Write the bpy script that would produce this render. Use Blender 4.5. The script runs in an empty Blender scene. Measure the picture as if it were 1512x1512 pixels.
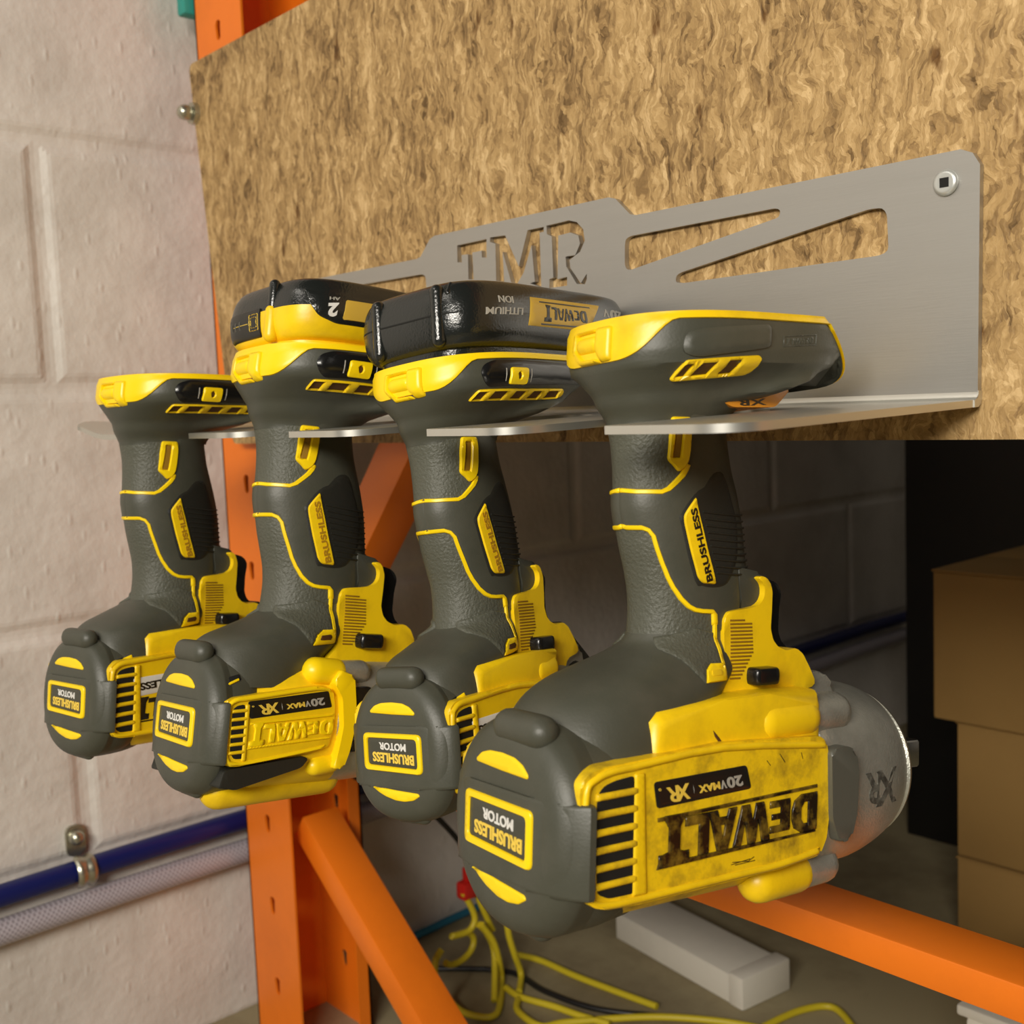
import bpy, bmesh, math, random, json
from mathutils import Vector, Matrix
from mathutils.bvhtree import BVHTree
from mathutils.geometry import delaunay_2d_cdt

S = bpy.context.scene
COL = S.collection
H0 = 555.0          # camera height above the floor, mm
def W3(x, y, z): return Vector((x*.001, y*.001, (z+H0)*.001))

# ------------------------------------------------------------------ camera
cam_d = bpy.data.cameras.new('camera'); cam = bpy.data.objects.new('camera', cam_d); COL.objects.link(cam)
cam_d.sensor_width = 36; cam_d.lens = 1665/1512*36
RWC = [[0.672611, 0.738918, -0.039945], [0.04348, -0.093349, -0.994684], [-0.738718, 0.667298, -0.094916]]
R_, D_, F_ = [Vector(r) for r in RWC]
m = Matrix(((R_.x, -D_.x, -F_.x), (R_.y, -D_.y, -F_.y), (R_.z, -D_.z, -F_.z))).to_4x4()
m.translation = W3(0, 0, 0); cam.matrix_world = m
cam_d.clip_start = .01; cam_d.dof.use_dof = True; cam_d.dof.focus_distance = .50; cam_d.dof.aperture_fstop = 15
S.camera = cam
# ------------------------------------------------------------------ world, lamps, exposure
w = bpy.data.worlds.new('world'); S.world = w; w.use_nodes = True
w.node_tree.nodes['Background'].inputs[0].default_value = (1.0, .94, .82, 1); w.node_tree.nodes['Background'].inputs[1].default_value = .02
def area(name, loc, target, size, sy, power, col):
    l = bpy.data.lights.new(name, 'AREA'); l.shape = 'RECTANGLE'; l.size = size; l.size_y = sy; l.energy = power; l.color = col
    o = bpy.data.objects.new(name, l); COL.objects.link(o); o.location = W3(*loc)
    o.rotation_euler = (W3(*target)-W3(*loc)).to_track_quat('-Z', 'Y').to_euler(); return o
area('unseen_area_light', (330, -900, 500), (-420, 420, -60), .8, .3, 25, (1.0, .935, .83))  # unseen key lamp, set well below ceiling height
area('unseen_area_light', (-650, -800, 1300), (-450, 420, -60), 1.2, .3, 5, (1.0, .93, .82))  # added weak fill from the left, no fixture there
S.view_settings.view_transform = 'Standard'; S.view_settings.look = 'None'; S.view_settings.gamma = 1
S.view_settings.use_curve_mapping = False; S.view_settings.exposure = 0.0

DATA = json.loads(r'''{"big_line_up":[[-17.7,-29.9],[-15.6,-30.4],[-8.5,-30.3],[-6.1,-29.1],[-3.3,-26.2],[-0.9,-23.6],[0.4,-21.3],[1.2,-19.2]],"sm_line_up":[[-17.9,-30.2],[-15.7,-30.7],[-8.5,-30.7],[-6.1,-29.4],[-3.3,-26.6],[-0.9,-24.1],[0.5,-21.8],[1.3,-19.6]],"sm_window":[[-6.9,-2.0],[2.0,-1.6],[2.7,-6.6],[2.3,-14.3],[1.7,-18.4],[0.1,-21.2],[-2.8,-22.9],[-5.0,-20.5],[-7.5,-18.5],[-7.4,-8.3]],"big_window":[[-6.8,-1.5],[1.7,-1.1],[2.4,-6.1],[2.1,-13.8],[1.5,-17.9],[0.0,-20.7],[-2.8,-22.5],[-4.9,-20.1],[-7.2,-18.1],[-7.1,-7.9]],"sm_winhole":[[-4.4,-4.2],[-1.4,-4.1],[-2.6,-17.5],[-5.5,-17.5]],"big_winhole":[[-4.4,-3.7],[-1.5,-3.6],[-2.5,-17.0],[-5.3,-17.1]],"big_line_lo":[[-16.1,-43.6],[-15.8,-44.1],[-13.2,-44.1],[-11.4,-45.0],[-9.8,-47.2],[-8.5,-51.1],[-5.8,-57.6],[-3.5,-62.7],[-1.4,-66.6],[1.5,-70.8],[4.5,-73.7],[7.3,-75.1],[10.3,-75.6],[15.2,-75.8],[16.2,-77.0],[16.5,-81.0],[16.6,-85.1],[17.1,-93.8],[17.3,-100.9]],"sm_line_lo":[[-15.8,-44.1],[-15.5,-44.6],[-13.0,-44.5],[-11.1,-45.5],[-9.5,-47.7],[-8.2,-51.7],[-5.6,-58.2],[-3.5,-63.5],[-1.5,-67.4],[1.2,-71.6],[4.1,-74.4],[6.8,-75.7],[9.7,-76.1],[14.6,-76.1],[15.7,-77.2],[16.1,-81.2],[16.2,-85.2],[16.7,-93.9],[16.9,-100.9]],"big_trap":[[4.1,-102.2],[6.5,-97.4],[10.1,-95.2],[17.8,-95.2],[18.4,-101.9]],"sm_trap":[[3.6,-103.2],[6.1,-98.3],[9.7,-95.8],[17.5,-95.2],[18.0,-101.7]],"big_traphole":[[7.3,-100.0],[8.7,-97.7],[14.9,-97.4],[15.0,-99.9]],"sm_traphole":[[6.8,-100.8],[8.2,-98.4],[14.6,-97.6],[14.7,-100.2]],"big_plate":[[5.1,-31.2],[-0.3,-38.8],[0.3,-42.4],[7.1,-62.5],[9.5,-65.0],[16.6,-65.3]],"sm_plate":[[5.2,-31.8],[-0.2,-39.3],[0.4,-42.9],[7.1,-63.1],[9.4,-65.5],[16.5,-65.6]],"big_platetxt":[[14.4,-64.1],[4.8,-34.0]],"sm_platetxt":[[14.3,-64.5],[4.9,-34.6]],"big_grip":[[8.9,-27.6],[13.9,-22.0],[20.6,-21.6],[25.9,-30.7],[30.2,-40.7],[30.3,-50.9],[29.0,-56.3],[24.3,-63.7],[20.3,-66.1],[14.9,-66.7],[10.0,-66.1],[6.1,-63.9],[-1.1,-42.4],[-1.5,-38.5],[4.3,-30.5]],"sm_grip":[[9.1,-28.2],[14.5,-22.7],[21.6,-22.4],[27.1,-31.7],[31.7,-41.7],[31.6,-51.8],[30.0,-57.0],[24.6,-64.1],[20.3,-66.4],[14.7,-67.1],[9.8,-66.6],[6.1,-64.5],[-1.0,-42.9],[-1.5,-39.0],[4.3,-31.0]],"big_seam":[[-9.7,-89.7],[-8.4,-90.2],[-3.3,-93.7],[1.3,-99.3],[4.1,-102.5]],"sm_seam":[[-10.3,-91.1],[-9.0,-91.6],[-3.9,-94.9],[0.7,-100.4],[3.6,-103.4]],"trigger":[[55.1,-64.1],[61.2,-64.1],[66.8,-66.8],[67.1,-69.9],[65.7,-76.1],[65.9,-84.7],[67.9,-88.6],[72.5,-92.1],[63.0,-93.3],[56.3,-92.6],[51.7,-84.4],[52.5,-69.1]],"panel":[[-63.2,-135.2],[-62.7,-131.4],[-59.2,-128.4],[-54.3,-126.9],[-39.6,-125.7],[3.3,-122.5],[55.8,-123.9],[59.8,-126.3],[61.9,-135.6],[62.3,-152.5],[60.6,-164.1],[56.8,-170.3],[34.3,-172.8],[7.9,-173.6],[-38.3,-175.2],[-50.1,-174.9],[-55.8,-173.6],[-59.5,-170.9],[-61.8,-161.2]],"label":[[-30.7,-133.8],[15.1,-131.7],[17.9,-140.6],[-29.0,-143.2]],"t_20":[[13.2,-139.7],[1.2,-140.4],[0.7,-135.4],[12.4,-134.6]],"word":[[53.9,-159.8],[-27.9,-162.6],[-27.7,-147.7],[54.3,-145.2]],"bar_a":[[-28.6,-146.5],[54.2,-142.4],[54.4,-143.7],[-28.4,-147.9]],"bar_b":[[-27.9,-162.5],[53.5,-159.9],[53.4,-160.7],[-28.7,-164.5]],"t2_label":[[-32.3,-127.8],[10.2,-123.0],[12.8,-130.3],[-30.7,-135.2]],"t2_word":[[13.6,-142.3],[-29.6,-146.5],[-29.1,-137.9],[13.5,-135.7]],"t2_ba":[[-29.2,-136.8],[13.2,-133.2],[13.3,-134.3],[-29.1,-137.7]],"t2_bb":[[-29.9,-147.1],[13.7,-143.4],[13.8,-144.2],[-30.3,-148.2]],"t2_panel":[[-42.6,-130.1],[-42.0,-127.8],[-38.2,-126.2],[3.1,-120.8],[12.2,-122.0],[14.0,-130.3],[14.3,-138.6],[12.7,-148.4],[1.1,-150.5],[-33.6,-155.2],[-38.8,-155.0],[-40.7,-153.0]],"t1_label":[[-29.3,-128.3],[-9.0,-126.6],[-8.6,-134.9],[-27.2,-137.9]],"rk_A":[[-403.3,80.8],[-402.6,83.7],[-399.4,84.9],[-310.0,85.5],[-306.9,84.4],[-307.7,81.1],[-399.2,67.6],[-402.3,67.9],[-403.8,70.4]],"rk_B":[[-369.4,61.3],[-366.4,62.5],[-262.1,77.8],[-255.7,77.4],[-253.6,74.6],[-253.0,58.9],[-257.0,57.5],[-365.2,57.1],[-370.0,58.0]],"rk_T":[[-540.3,98.3],[-512.9,98.5],[-513.5,87.7],[-517.6,88.2],[-517.7,92.3],[-526.3,92.2],[-526.2,76.1],[-531.0,76.8],[-530.4,91.7],[-536.6,92.0],[-536.4,87.6],[-540.7,88.1]],"rk_M":[[-509.6,99.0],[-496.3,98.4],[-485.6,79.3],[-477.0,98.7],[-463.7,98.7],[-463.9,96.0],[-467.2,95.9],[-467.5,65.5],[-476.7,68.7],[-472.6,69.2],[-474.2,89.8],[-481.7,75.2],[-487.6,69.4],[-492.4,70.4],[-499.0,89.2],[-498.7,71.5],[-505.7,73.2],[-505.1,94.7],[-509.8,96.4]],"rk_R":[[-461.5,99.0],[-443.9,99.4],[-437.8,97.6],[-433.1,93.1],[-432.2,86.9],[-436.1,81.4],[-444.3,78.0],[-443.9,73.6],[-436.3,64.5],[-431.5,69.2],[-431.7,66.1],[-433.2,63.7],[-439.4,64.5],[-447.0,74.8],[-447.3,80.2],[-439.8,80.1],[-435.9,85.7],[-436.9,90.2],[-443.0,92.7],[-452.4,92.3],[-454.3,68.6],[-446.6,69.1],[-446.9,64.3],[-461.0,64.4],[-460.7,69.3],[-457.5,69.8],[-457.6,92.5],[-461.4,94.3]],"cordA":[[641.7,-455.9],[651.3,-477.0],[651.5,-487.7],[643.6,-494.2],[625.6,-493.0],[645.1,-496.7],[653.0,-505.6],[649.1,-514.8],[637.2,-519.7],[622.5,-518.8],[614.7,-513.9]],"cordB":[[661.0,-438.6],[660.5,-463.7],[671.6,-493.0],[677.8,-506.0]],"cordC":[[604.6,-495.0],[596.3,-502.2],[594.6,-518.2],[599.2,-532.9],[611.1,-546.7],[626.3,-563.4],[645.5,-576.5],[662.1,-583.4],[671.0,-577.5],[674.2,-551.7],[671.9,-530.5],[666.2,-508.3],[653.8,-487.9]],"cordD":[[653.8,-489.2],[663.3,-501.9],[670.6,-524.7],[668.0,-571.1]],"cordE":[[676.6,-486.0],[678.2,-503.9],[684.0,-524.8],[691.6,-548.0],[688.9,-564.6]],"cordF":[[-817.1,720.2],[-790.3,728.4],[-745.5,730.4],[-703.7,735.2]],"cordF2":[[-703.0,734.5],[-651.4,742.2]],"cordG":[[-776.8,669.4],[-754.0,667.5],[-719.4,677.5],[-690.3,683.0],[-662.7,691.0]],"cordH":[[-753.1,663.3],[-737.4,649.0],[-704.5,646.3],[-691.8,667.5],[-667.8,696.5]],"cordH2":[[-667.7,696.4],[-644.5,724.8],[-596.8,760.9],[-559.2,778.7]],"cordI":[[-563.4,774.7],[-554.9,824.2],[-536.4,849.8],[-503.8,831.7]],"nosepad":[[57.3,-129.5],[66.1,-128.2],[72.1,-130.7],[74.0,-140.0],[73.1,-155.7],[69.9,-165.8],[62.9,-166.5],[58.4,-156.7]],"b3lab":[[14.0,60.8],[73.4,66.4],[60.2,51.3],[10.9,46.9]],"b3logo":[[63.4,54.6],[21.7,50.2],[22.8,59.7],[64.5,63.4]],"poses":[{"t":[-613.18,282.2,-11.86],"R":[[0.98153,-0.18405,-0.05221],[0.18959,0.97231,0.13663],[0.02562,-0.14401,0.98925]],"s":1.0189},{"t":[-505.24,308.7,-6.53],"R":[[0.99725,-0.01495,-0.07263],[0.02966,0.97814,0.20582],[0.06797,-0.20741,0.97589]],"s":1.0743},{"t":[-406.55,326.92,-14.33],"R":[[0.9739,-0.17748,-0.14145],[0.19147,0.97716,0.09223],[0.12185,-0.11691,0.98564]],"s":0.9752},{"t":[-295.9,347.09,-7.59],"R":[[0.98851,0.14159,-0.05288],[-0.13345,0.9819,0.13439],[0.07095,-0.12579,0.98952]],"s":1.0092}]}''')

# ------------------------------------------------------------------ materials
def mat(name, col, rough=.5, metal=0., bump=0., bscale=300., var=0., vscale=40., col2=None, spec=.5, coat=0., stretch=None, trans=0.):
    m = bpy.data.materials.new(name); m.use_nodes = True; nt = m.node_tree; N = nt.nodes; Lk = nt.links
    b = N['Principled BSDF']; b.inputs['Base Color'].default_value = (*col, 1); b.inputs['Roughness'].default_value = rough
    b.inputs['Metallic'].default_value = metal; b.inputs['Specular IOR Level'].default_value = spec; b.inputs['Coat Weight'].default_value = coat
    b.inputs['Transmission Weight'].default_value = trans
    tc = N.new('ShaderNodeTexCoord'); src = tc.outputs['Object']
    if stretch:
        mp = N.new('ShaderNodeMapping'); mp.inputs['Scale'].default_value = stretch; Lk.new(src, mp.inputs[0]); src = mp.outputs[0]
    if bump:
        n = N.new('ShaderNodeTexNoise'); n.inputs['Scale'].default_value = bscale; n.inputs['Detail'].default_value = 3; Lk.new(src, n.inputs['Vector'])
        bp = N.new('ShaderNodeBump'); bp.inputs['Strength'].default_value = bump; bp.inputs['Distance'].default_value = .0006
        Lk.new(n.outputs['Fac'], bp.inputs['Height']); Lk.new(bp.outputs[0], b.inputs['Normal'])
    if var:
        n = N.new('ShaderNodeTexNoise'); n.inputs['Scale'].default_value = vscale; n.inputs['Detail'].default_value = 6; n.inputs['Roughness'].default_value = .65; Lk.new(src, n.inputs['Vector'])
        r = N.new('ShaderNodeValToRGB'); c2 = col2 or tuple(c*.45 for c in col)
        r.color_ramp.elements[0].position = .5-.22; r.color_ramp.elements[0].color = (*[a*(1-var)+b_*var for a, b_ in zip(col, c2)], 1)
        r.color_ramp.elements[1].position = .5+.05; r.color_ramp.elements[1].color = (*col, 1)
        Lk.new(n.outputs['Fac'], r.inputs[0]); Lk.new(r.outputs[0], b.inputs['Base Color'])
    return m
M = {}
M['rubber'] = mat('grey_rubber', (.060, .062, .046), .44, bump=.12, bscale=900, var=.35, vscale=25, col2=(.115, .11, .088))
M['rubber_grip'] = mat('textured_grey_rubber', (.085, .088, .066), .50, bump=.9, bscale=750, var=.3, vscale=30, col2=(.08, .08, .06))
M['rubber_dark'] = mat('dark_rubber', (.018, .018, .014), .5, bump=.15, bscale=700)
M['yellow'] = mat('yellow_plastic', (.95, .64, .006), .36, bump=.08, bscale=500, var=.35, vscale=55, col2=(.45, .26, .01))
M['yellow_clean'] = mat('clean_yellow_plastic', (1.0, .70, .004), .34, bump=.04, bscale=500)
M['yellow_worn'] = mat('scuffed_yellow_plastic', (.92, .62, .008), .38, bump=.2, bscale=350, var=.8, vscale=75, col2=(.22, .13, .015))
M['black'] = mat('black_plastic', (.008, .008, .008), .22, bump=.05, bscale=600)
M['black_gloss'] = mat('glossy_black_plastic', (.012, .014, .013), .2, bump=.25, bscale=900, spec=.7)
M['void'] = mat('dark_interior', (.004, .004, .003), .8)
M['ink'] = mat('black_ink', (.012, .011, .009), .3)
M['ink_worn'] = mat('worn_black_paint', (.014, .008, .004), .28, var=.9, vscale=130, col2=(.30, .19, .02))
M['plate'] = mat('dark_label', (.055, .055, .04), .4)
M['white'] = mat('white_print', (.75, .74, .70), .4)
M['gold'] = mat('yellow_print', (.85, .60, .08), .4)
M['grey_print'] = mat('grey_print', (.40, .38, .33), .45)
M['alu'] = mat('cast_aluminium', (.50, .50, .44), .36, metal=.65, bump=.35, bscale=900, var=.35, vscale=45, col2=(.18, .17, .13))
M['steel'] = mat('bright_steel', (.62, .62, .60), .22, metal=1.)
M['rack'] = mat('brushed_sheet_metal', (.50, .49, .465), .44, metal=.85, bump=.06, bscale=90, stretch=(1, 1, 16), var=.2, vscale=9, col2=(.42, .41, .385))
M['rack_lit'] = mat('lit_sheet_metal', (.68, .67, .62), .34, metal=.85, bump=.05, bscale=90)  # lighter copy of the rack metal, paints the light caught by the shelf
M['orange'] = mat('orange_painted_steel', (.94, .215, .010), .38, bump=.08, bscale=120, var=.25, vscale=14, col2=(.55, .11, .008))
M['cardboard'] = mat('cardboard', (.36, .215, .065), .8, bump=.2, bscale=150, var=.2, vscale=8)
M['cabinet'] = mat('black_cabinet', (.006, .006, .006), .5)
M['hose_blue'] = mat('blue_hose_rubber', (.005, .011, .11), .35)
M['zinc'] = mat('zinc_plated_steel', (.50, .49, .40), .30, metal=.9, bump=.2, bscale=200)
M['cord_y'] = mat('yellow_cord', (.62, .50, .02), .45)
M['cord_k'] = mat('black_cord', (.01, .01, .01), .4)
M['cord_b'] = mat('blue_cord', (.02, .16, .26), .45)
M['red'] = mat('red_plastic', (.5, .015, .01), .35)
M['whitebox'] = mat('off_white_plastic', (.78, .75, .66), .5, var=.2, vscale=10)
M['teal'] = mat('teal_plastic', (.03, .32, .27), .5)
M['sheet'] = mat('pale_green_sheet', (.35, .42, .34), .6)

def blockwall():
    m = bpy.data.materials.new('painted_block'); m.use_nodes = True; nt = m.node_tree; N = nt.nodes; Lk = nt.links; b = N['Principled BSDF']
    b.inputs['Roughness'].default_value = .55; b.inputs['Specular IOR Level'].default_value = .35
    tc = N.new('ShaderNodeTexCoord'); geo = tc.outputs['Object']
    sp = N.new('ShaderNodeSeparateXYZ'); Lk.new(geo, sp.inputs[0])
    n1 = N.new('ShaderNodeTexNoise'); n1.inputs['Scale'].default_value = 95; n1.inputs['Detail'].default_value = 5
    n2 = N.new('ShaderNodeTexNoise'); n2.inputs['Scale'].default_value = 14; n2.inputs['Detail'].default_value = 4
    v = N.new('ShaderNodeTexVoronoi'); v.inputs['Scale'].default_value = 46
    mp = N.new('ShaderNodeMapping'); mp.inputs['Scale'].default_value = (1, 1.9, .8); Lk.new(geo, mp.inputs[0])
    for n in (n1, n2): Lk.new(geo, n.inputs['Vector'])
    Lk.new(mp.outputs[0], v.inputs['Vector'])
    # small drips and pits
    rm = N.new('ShaderNodeMapRange'); rm.inputs[1].default_value = .0; rm.inputs[2].default_value = .22; rm.inputs[3].default_value = 1; rm.inputs[4].default_value = 0; Lk.new(v.outputs['Distance'], rm.inputs[0])
    ad = N.new('ShaderNodeMath'); ad.operation = 'MULTIPLY_ADD'; ad.inputs[1].default_value = .55; Lk.new(rm.outputs[0], ad.inputs[0]); Lk.new(n1.outputs['Fac'], ad.inputs[2])
    b1 = N.new('ShaderNodeBump'); b1.inputs['Strength'].default_value = .42; b1.inputs['Distance'].default_value = .003; Lk.new(ad.outputs[0], b1.inputs['Height'])
    b2 = N.new('ShaderNodeBump'); b2.inputs['Strength'].default_value = .35; b2.inputs['Distance'].default_value = .006; Lk.new(n2.outputs['Fac'], b2.inputs['Height']); Lk.new(b1.outputs[0], b2.inputs['Normal'])
    Lk.new(b2.outputs[0], b.inputs['Normal'])
    r = N.new('ShaderNodeValToRGB'); r.color_ramp.elements[0].color = (.64, .60, .55, 1); r.color_ramp.elements[1].color = (.76, .72, .67, 1)
    r.color_ramp.elements[0].position = .3; r.color_ramp.elements[1].position = .6
    Lk.new(n2.outputs['Fac'], r.inputs[0]); Lk.new(r.outputs[0], b.inputs['Base Color'])
    return m
M['wall'] = blockwall()
def osb():
    m = bpy.data.materials.new('oriented_strand_board'); m.use_nodes = True; nt = m.node_tree; N = nt.nodes; Lk = nt.links; b = N['Principled BSDF']
    b.inputs['Roughness'].default_value = .6; b.inputs['Specular IOR Level'].default_value = .25
    tc = N.new('ShaderNodeTexCoord'); o = tc.outputs['Object']
    warp = N.new('ShaderNodeTexNoise'); warp.inputs['Scale'].default_value = 45; warp.inputs['Detail'].default_value = 4; Lk.new(o, warp.inputs['Vector'])
    add = N.new('ShaderNodeMixRGB'); add.blend_type = 'LINEAR_LIGHT'; add.inputs[0].default_value = .011; Lk.new(o, add.inputs[1]); Lk.new(warp.outputs['Color'], add.inputs[2])
    cols = []
    def layer(rot, sc, sx, sz):
        mp = N.new('ShaderNodeMapping'); mp.inputs['Rotation'].default_value = (0, rot, 0); mp.inputs['Scale'].default_value = (sx, 1, sz); Lk.new(add.outputs[0], mp.inputs[0])
        v = N.new('ShaderNodeTexVoronoi'); v.inputs['Scale'].default_value = sc; Lk.new(mp.outputs[0], v.inputs['Vector'])
        s = N.new('ShaderNodeSeparateColor'); Lk.new(v.outputs['Color'], s.inputs[0]); return v, s, mp
    v1, s1, m1 = layer(.4, 110, 1.6, .46); v2, s2, m2 = layer(-1.1, 140, 1.6, .5); v3, s3, m3 = layer(.0, 100, 1.5, .5); v5, s5, m8 = layer(.9, 300, 1.6, .6)
    # fine grain along flakes
    g = N.new('ShaderNodeTexNoise'); g.inputs['Scale'].default_value = 330; g.inputs['Detail'].default_value = 4; Lk.new(m1.outputs[0], g.inputs['Vector'])
    big = N.new('ShaderNodeTexNoise'); big.inputs['Scale'].default_value = 15; big.inputs['Detail'].default_value = 5; Lk.new(o, big.inputs['Vector'])
    mx = N.new('ShaderNodeMath'); mx.operation = 'MULTIPLY_ADD'; mx.inputs[1].default_value = .75; Lk.new(s1.outputs[0], mx.inputs[0]); m9 = N.new('ShaderNodeMath'); m9.operation = 'MULTIPLY_ADD'; m9.inputs[1].default_value = 1.0; Lk.new(s5.outputs[0], m9.inputs[0]); Lk.new(s2.outputs[0], m9.inputs[2]); Lk.new(m9.outputs[0], mx.inputs[2])
    m4 = N.new('ShaderNodeMath'); m4.operation = 'MULTIPLY_ADD'; m4.inputs[1].default_value = .35; Lk.new(s3.outputs[1], m4.inputs[0]); Lk.new(mx.outputs[0], m4.inputs[2])
    m5 = N.new('ShaderNodeMath'); m5.operation = 'MULTIPLY_ADD'; m5.inputs[1].default_value = 1.8; Lk.new(g.outputs['Fac'], m5.inputs[0]); Lk.new(m4.outputs[0], m5.inputs[2])
    m6 = N.new('ShaderNodeMath'); m6.operation = 'MULTIPLY_ADD'; m6.inputs[1].default_value = 2.2; Lk.new(big.outputs['Fac'], m6.inputs[0]); Lk.new(m5.outputs[0], m6.inputs[2])
    dv = N.new('ShaderNodeMath'); dv.operation = 'DIVIDE'; dv.inputs[1].default_value = 7.1; Lk.new(m6.outputs[0], dv.inputs[0])
    r = N.new('ShaderNodeValToRGB'); e = r.color_ramp.elements
    e[0].position = .30; e[0].color = (.13, .075, .028, 1); e[1].position = .69; e[1].color = (.70, .49, .24, 1)
    a = e.new(.42); a.color = (.30, .185, .075, 1); a = e.new(.50); a.color = (.425, .272, .112, 1); a = e.new(.57); a.color = (.51, .335, .145, 1)
    Lk.new(dv.outputs[0], r.inputs[0])
    # dark slivers
    mp = N.new('ShaderNodeMapping'); mp.inputs['Scale'].default_value = (2.2, 1, .8); mp.inputs['Rotation'].default_value = (0, .35, 0); Lk.new(o, mp.inputs[0])
    sl = N.new('ShaderNodeTexNoise'); sl.inputs['Scale'].default_value = 42; sl.inputs['Detail'].default_value = 3; Lk.new(mp.outputs[0], sl.inputs['Vector'])
    sr = N.new('ShaderNodeMapRange'); sr.inputs[1].default_value = .66; sr.inputs[2].default_value = .74; Lk.new(sl.outputs['Fac'], sr.inputs[0])
    mm = N.new('ShaderNodeMixRGB'); mm.blend_type = 'MULTIPLY'; mm.inputs[2].default_value = (.34, .26, .18, 1); Lk.new(sr.outputs[0], mm.inputs[0]); Lk.new(r.outputs[0], mm.inputs[1])
    Lk.new(mm.outputs[0], b.inputs['Base Color'])
    bp = N.new('ShaderNodeBump'); bp.inputs['Strength'].default_value = .5; bp.inputs['Distance'].default_value = .0012; Lk.new(m5.outputs[0], bp.inputs['Height']); Lk.new(bp.outputs[0], b.inputs['Normal'])
    return m
M['osb'] = osb()
def concrete():
    return mat('stained_floor', (.34, .29, .17), .75, bump=.3, bscale=60, var=.8, vscale=6, col2=(.12, .085, .04))
M['floor'] = concrete()
def braided():
    m = bpy.data.materials.new('braided_clear_hose'); m.use_nodes = True; nt = m.node_tree; N = nt.nodes; Lk = nt.links; b = N['Principled BSDF']
    b.inputs['Roughness'].default_value = .3
    tc = N.new('ShaderNodeTexCoord'); facs = []
    for r in (.75, -.75):
        mp = N.new('ShaderNodeMapping'); mp.inputs['Rotation'].default_value = (r, 0, 0); Lk.new(tc.outputs['Object'], mp.inputs[0])
        wv = N.new('ShaderNodeTexWave'); wv.bands_direction = 'Y'; wv.inputs['Scale'].default_value = 105; wv.inputs['Distortion'].default_value = .3; Lk.new(mp.outputs[0], wv.inputs['Vector']); facs.append(wv.outputs['Fac'])
    mx = N.new('ShaderNodeMath'); mx.operation = 'MAXIMUM'; Lk.new(facs[0], mx.inputs[0]); Lk.new(facs[1], mx.inputs[1])
    r = N.new('ShaderNodeValToRGB'); r.color_ramp.elements[0].position = .62; r.color_ramp.elements[0].color = (.30, .27, .30, 1); r.color_ramp.elements[1].position = .93; r.color_ramp.elements[1].color = (.50, .47, .52, 1)
    Lk.new(mx.outputs[0], r.inputs[0]); Lk.new(r.outputs[0], b.inputs['Base Color']); return m
M['braid'] = braided()

# ------------------------------------------------------------------ mesh helpers (all lengths in mm)
def build(name, V, F, material, parent=None, angle=40, origin=None, flat=False):
    me = bpy.data.meshes.new(name)
    o3 = origin or Vector((0, 0, 0))
    me.from_pydata([tuple((Vector(v)-o3)*.001) for v in V], [], F)
    bm = bmesh.new(); bm.from_mesh(me); bmesh.ops.recalc_face_normals(bm, faces=bm.faces); bm.to_mesh(me); bm.free()
    me.materials.append(material if not isinstance(material, str) else M[material])
    me.polygons.foreach_set('use_smooth', [not flat]*len(me.polygons)); me.set_sharp_from_angle(angle=math.radians(angle)); me.update()
    o = bpy.data.objects.new(name, me); COL.objects.link(o)
    if parent: o.parent = parent
    return o
def wbuild(name, V, F, material, parent=None, angle=40):       # world-space mm (camera at z 0) with its origin at its base
    c = Vector((sum(v[0] for v in V)/len(V), sum(v[1] for v in V)/len(V), min(v[2] for v in V)))
    if parent:
        pl = parent['base_mm']; c = Vector(pl)
        o = build(name, V, F, material, parent, angle, c); return o
    o = build(name, V, F, material, None, angle, c); o.location = W3(*c); o['base_mm'] = list(c); return o
def ring_xz(y, cx, cz, hx, hz, n=2.3, N=48):
    out = []
    for i in range(N):
        t = 2*math.pi*i/N; c, s = math.cos(t), math.sin(t)
        out.append((cx+hx*math.copysign(abs(c)**(2/n), c), y, cz+hz*math.copysign(abs(s)**(2/n), s)))
    return out
def ring_xy(z, cx, cy, hx, hy, n=2.2, N=48, tilt=0.):
    out = []
    for i in range(N):
        t = 2*math.pi*i/N; c, s = math.cos(t), math.sin(t)
        x = cx+hx*math.copysign(abs(c)**(2/n), c); y = cy+hy*math.copysign(abs(s)**(2/n), s)
        out.append((x, y, z+tilt*y))
    return out
def loft(rings, caps=(True, True)):
    V = [p for r in rings for p in r]; N = len(rings[0]); F = []
    for k in range(len(rings)-1):
        for i in range(N):
            j = (i+1) % N; F.append((k*N+i, k*N+j, (k+1)*N+j, (k+1)*N+i))
    if caps[0]: F.append(tuple(range(N)))
    if caps[1]: F.append(tuple(range((len(rings)-1)*N, len(rings)*N)))
    return V, F
def smooth_rings(keys, fn, sub=4):
    # keys: list of parameter tuples (first = station); Catmull-Rom through them
    out = []
    K = [keys[0]]+list(keys)+[keys[-1]]
    for i in range(1, len(K)-2):
        for s in range(sub):
            t = s/sub; p = []
            for a, b, c, d in zip(K[i-1], K[i], K[i+1], K[i+2]):
                p.append(.5*((2*b)+(-a+c)*t+(2*a-5*b+4*c-d)*t*t+(-a+3*b-3*c+d)*t**3))
            out.append(fn(*p))
    out.append(fn(*K[-2])); return out
def merge(*parts):
    V = []; F = []
    for v, f in parts:
        o = len(V); V += list(v); F += [tuple(i+o for i in g) for g in f]
    return V, F
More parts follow.
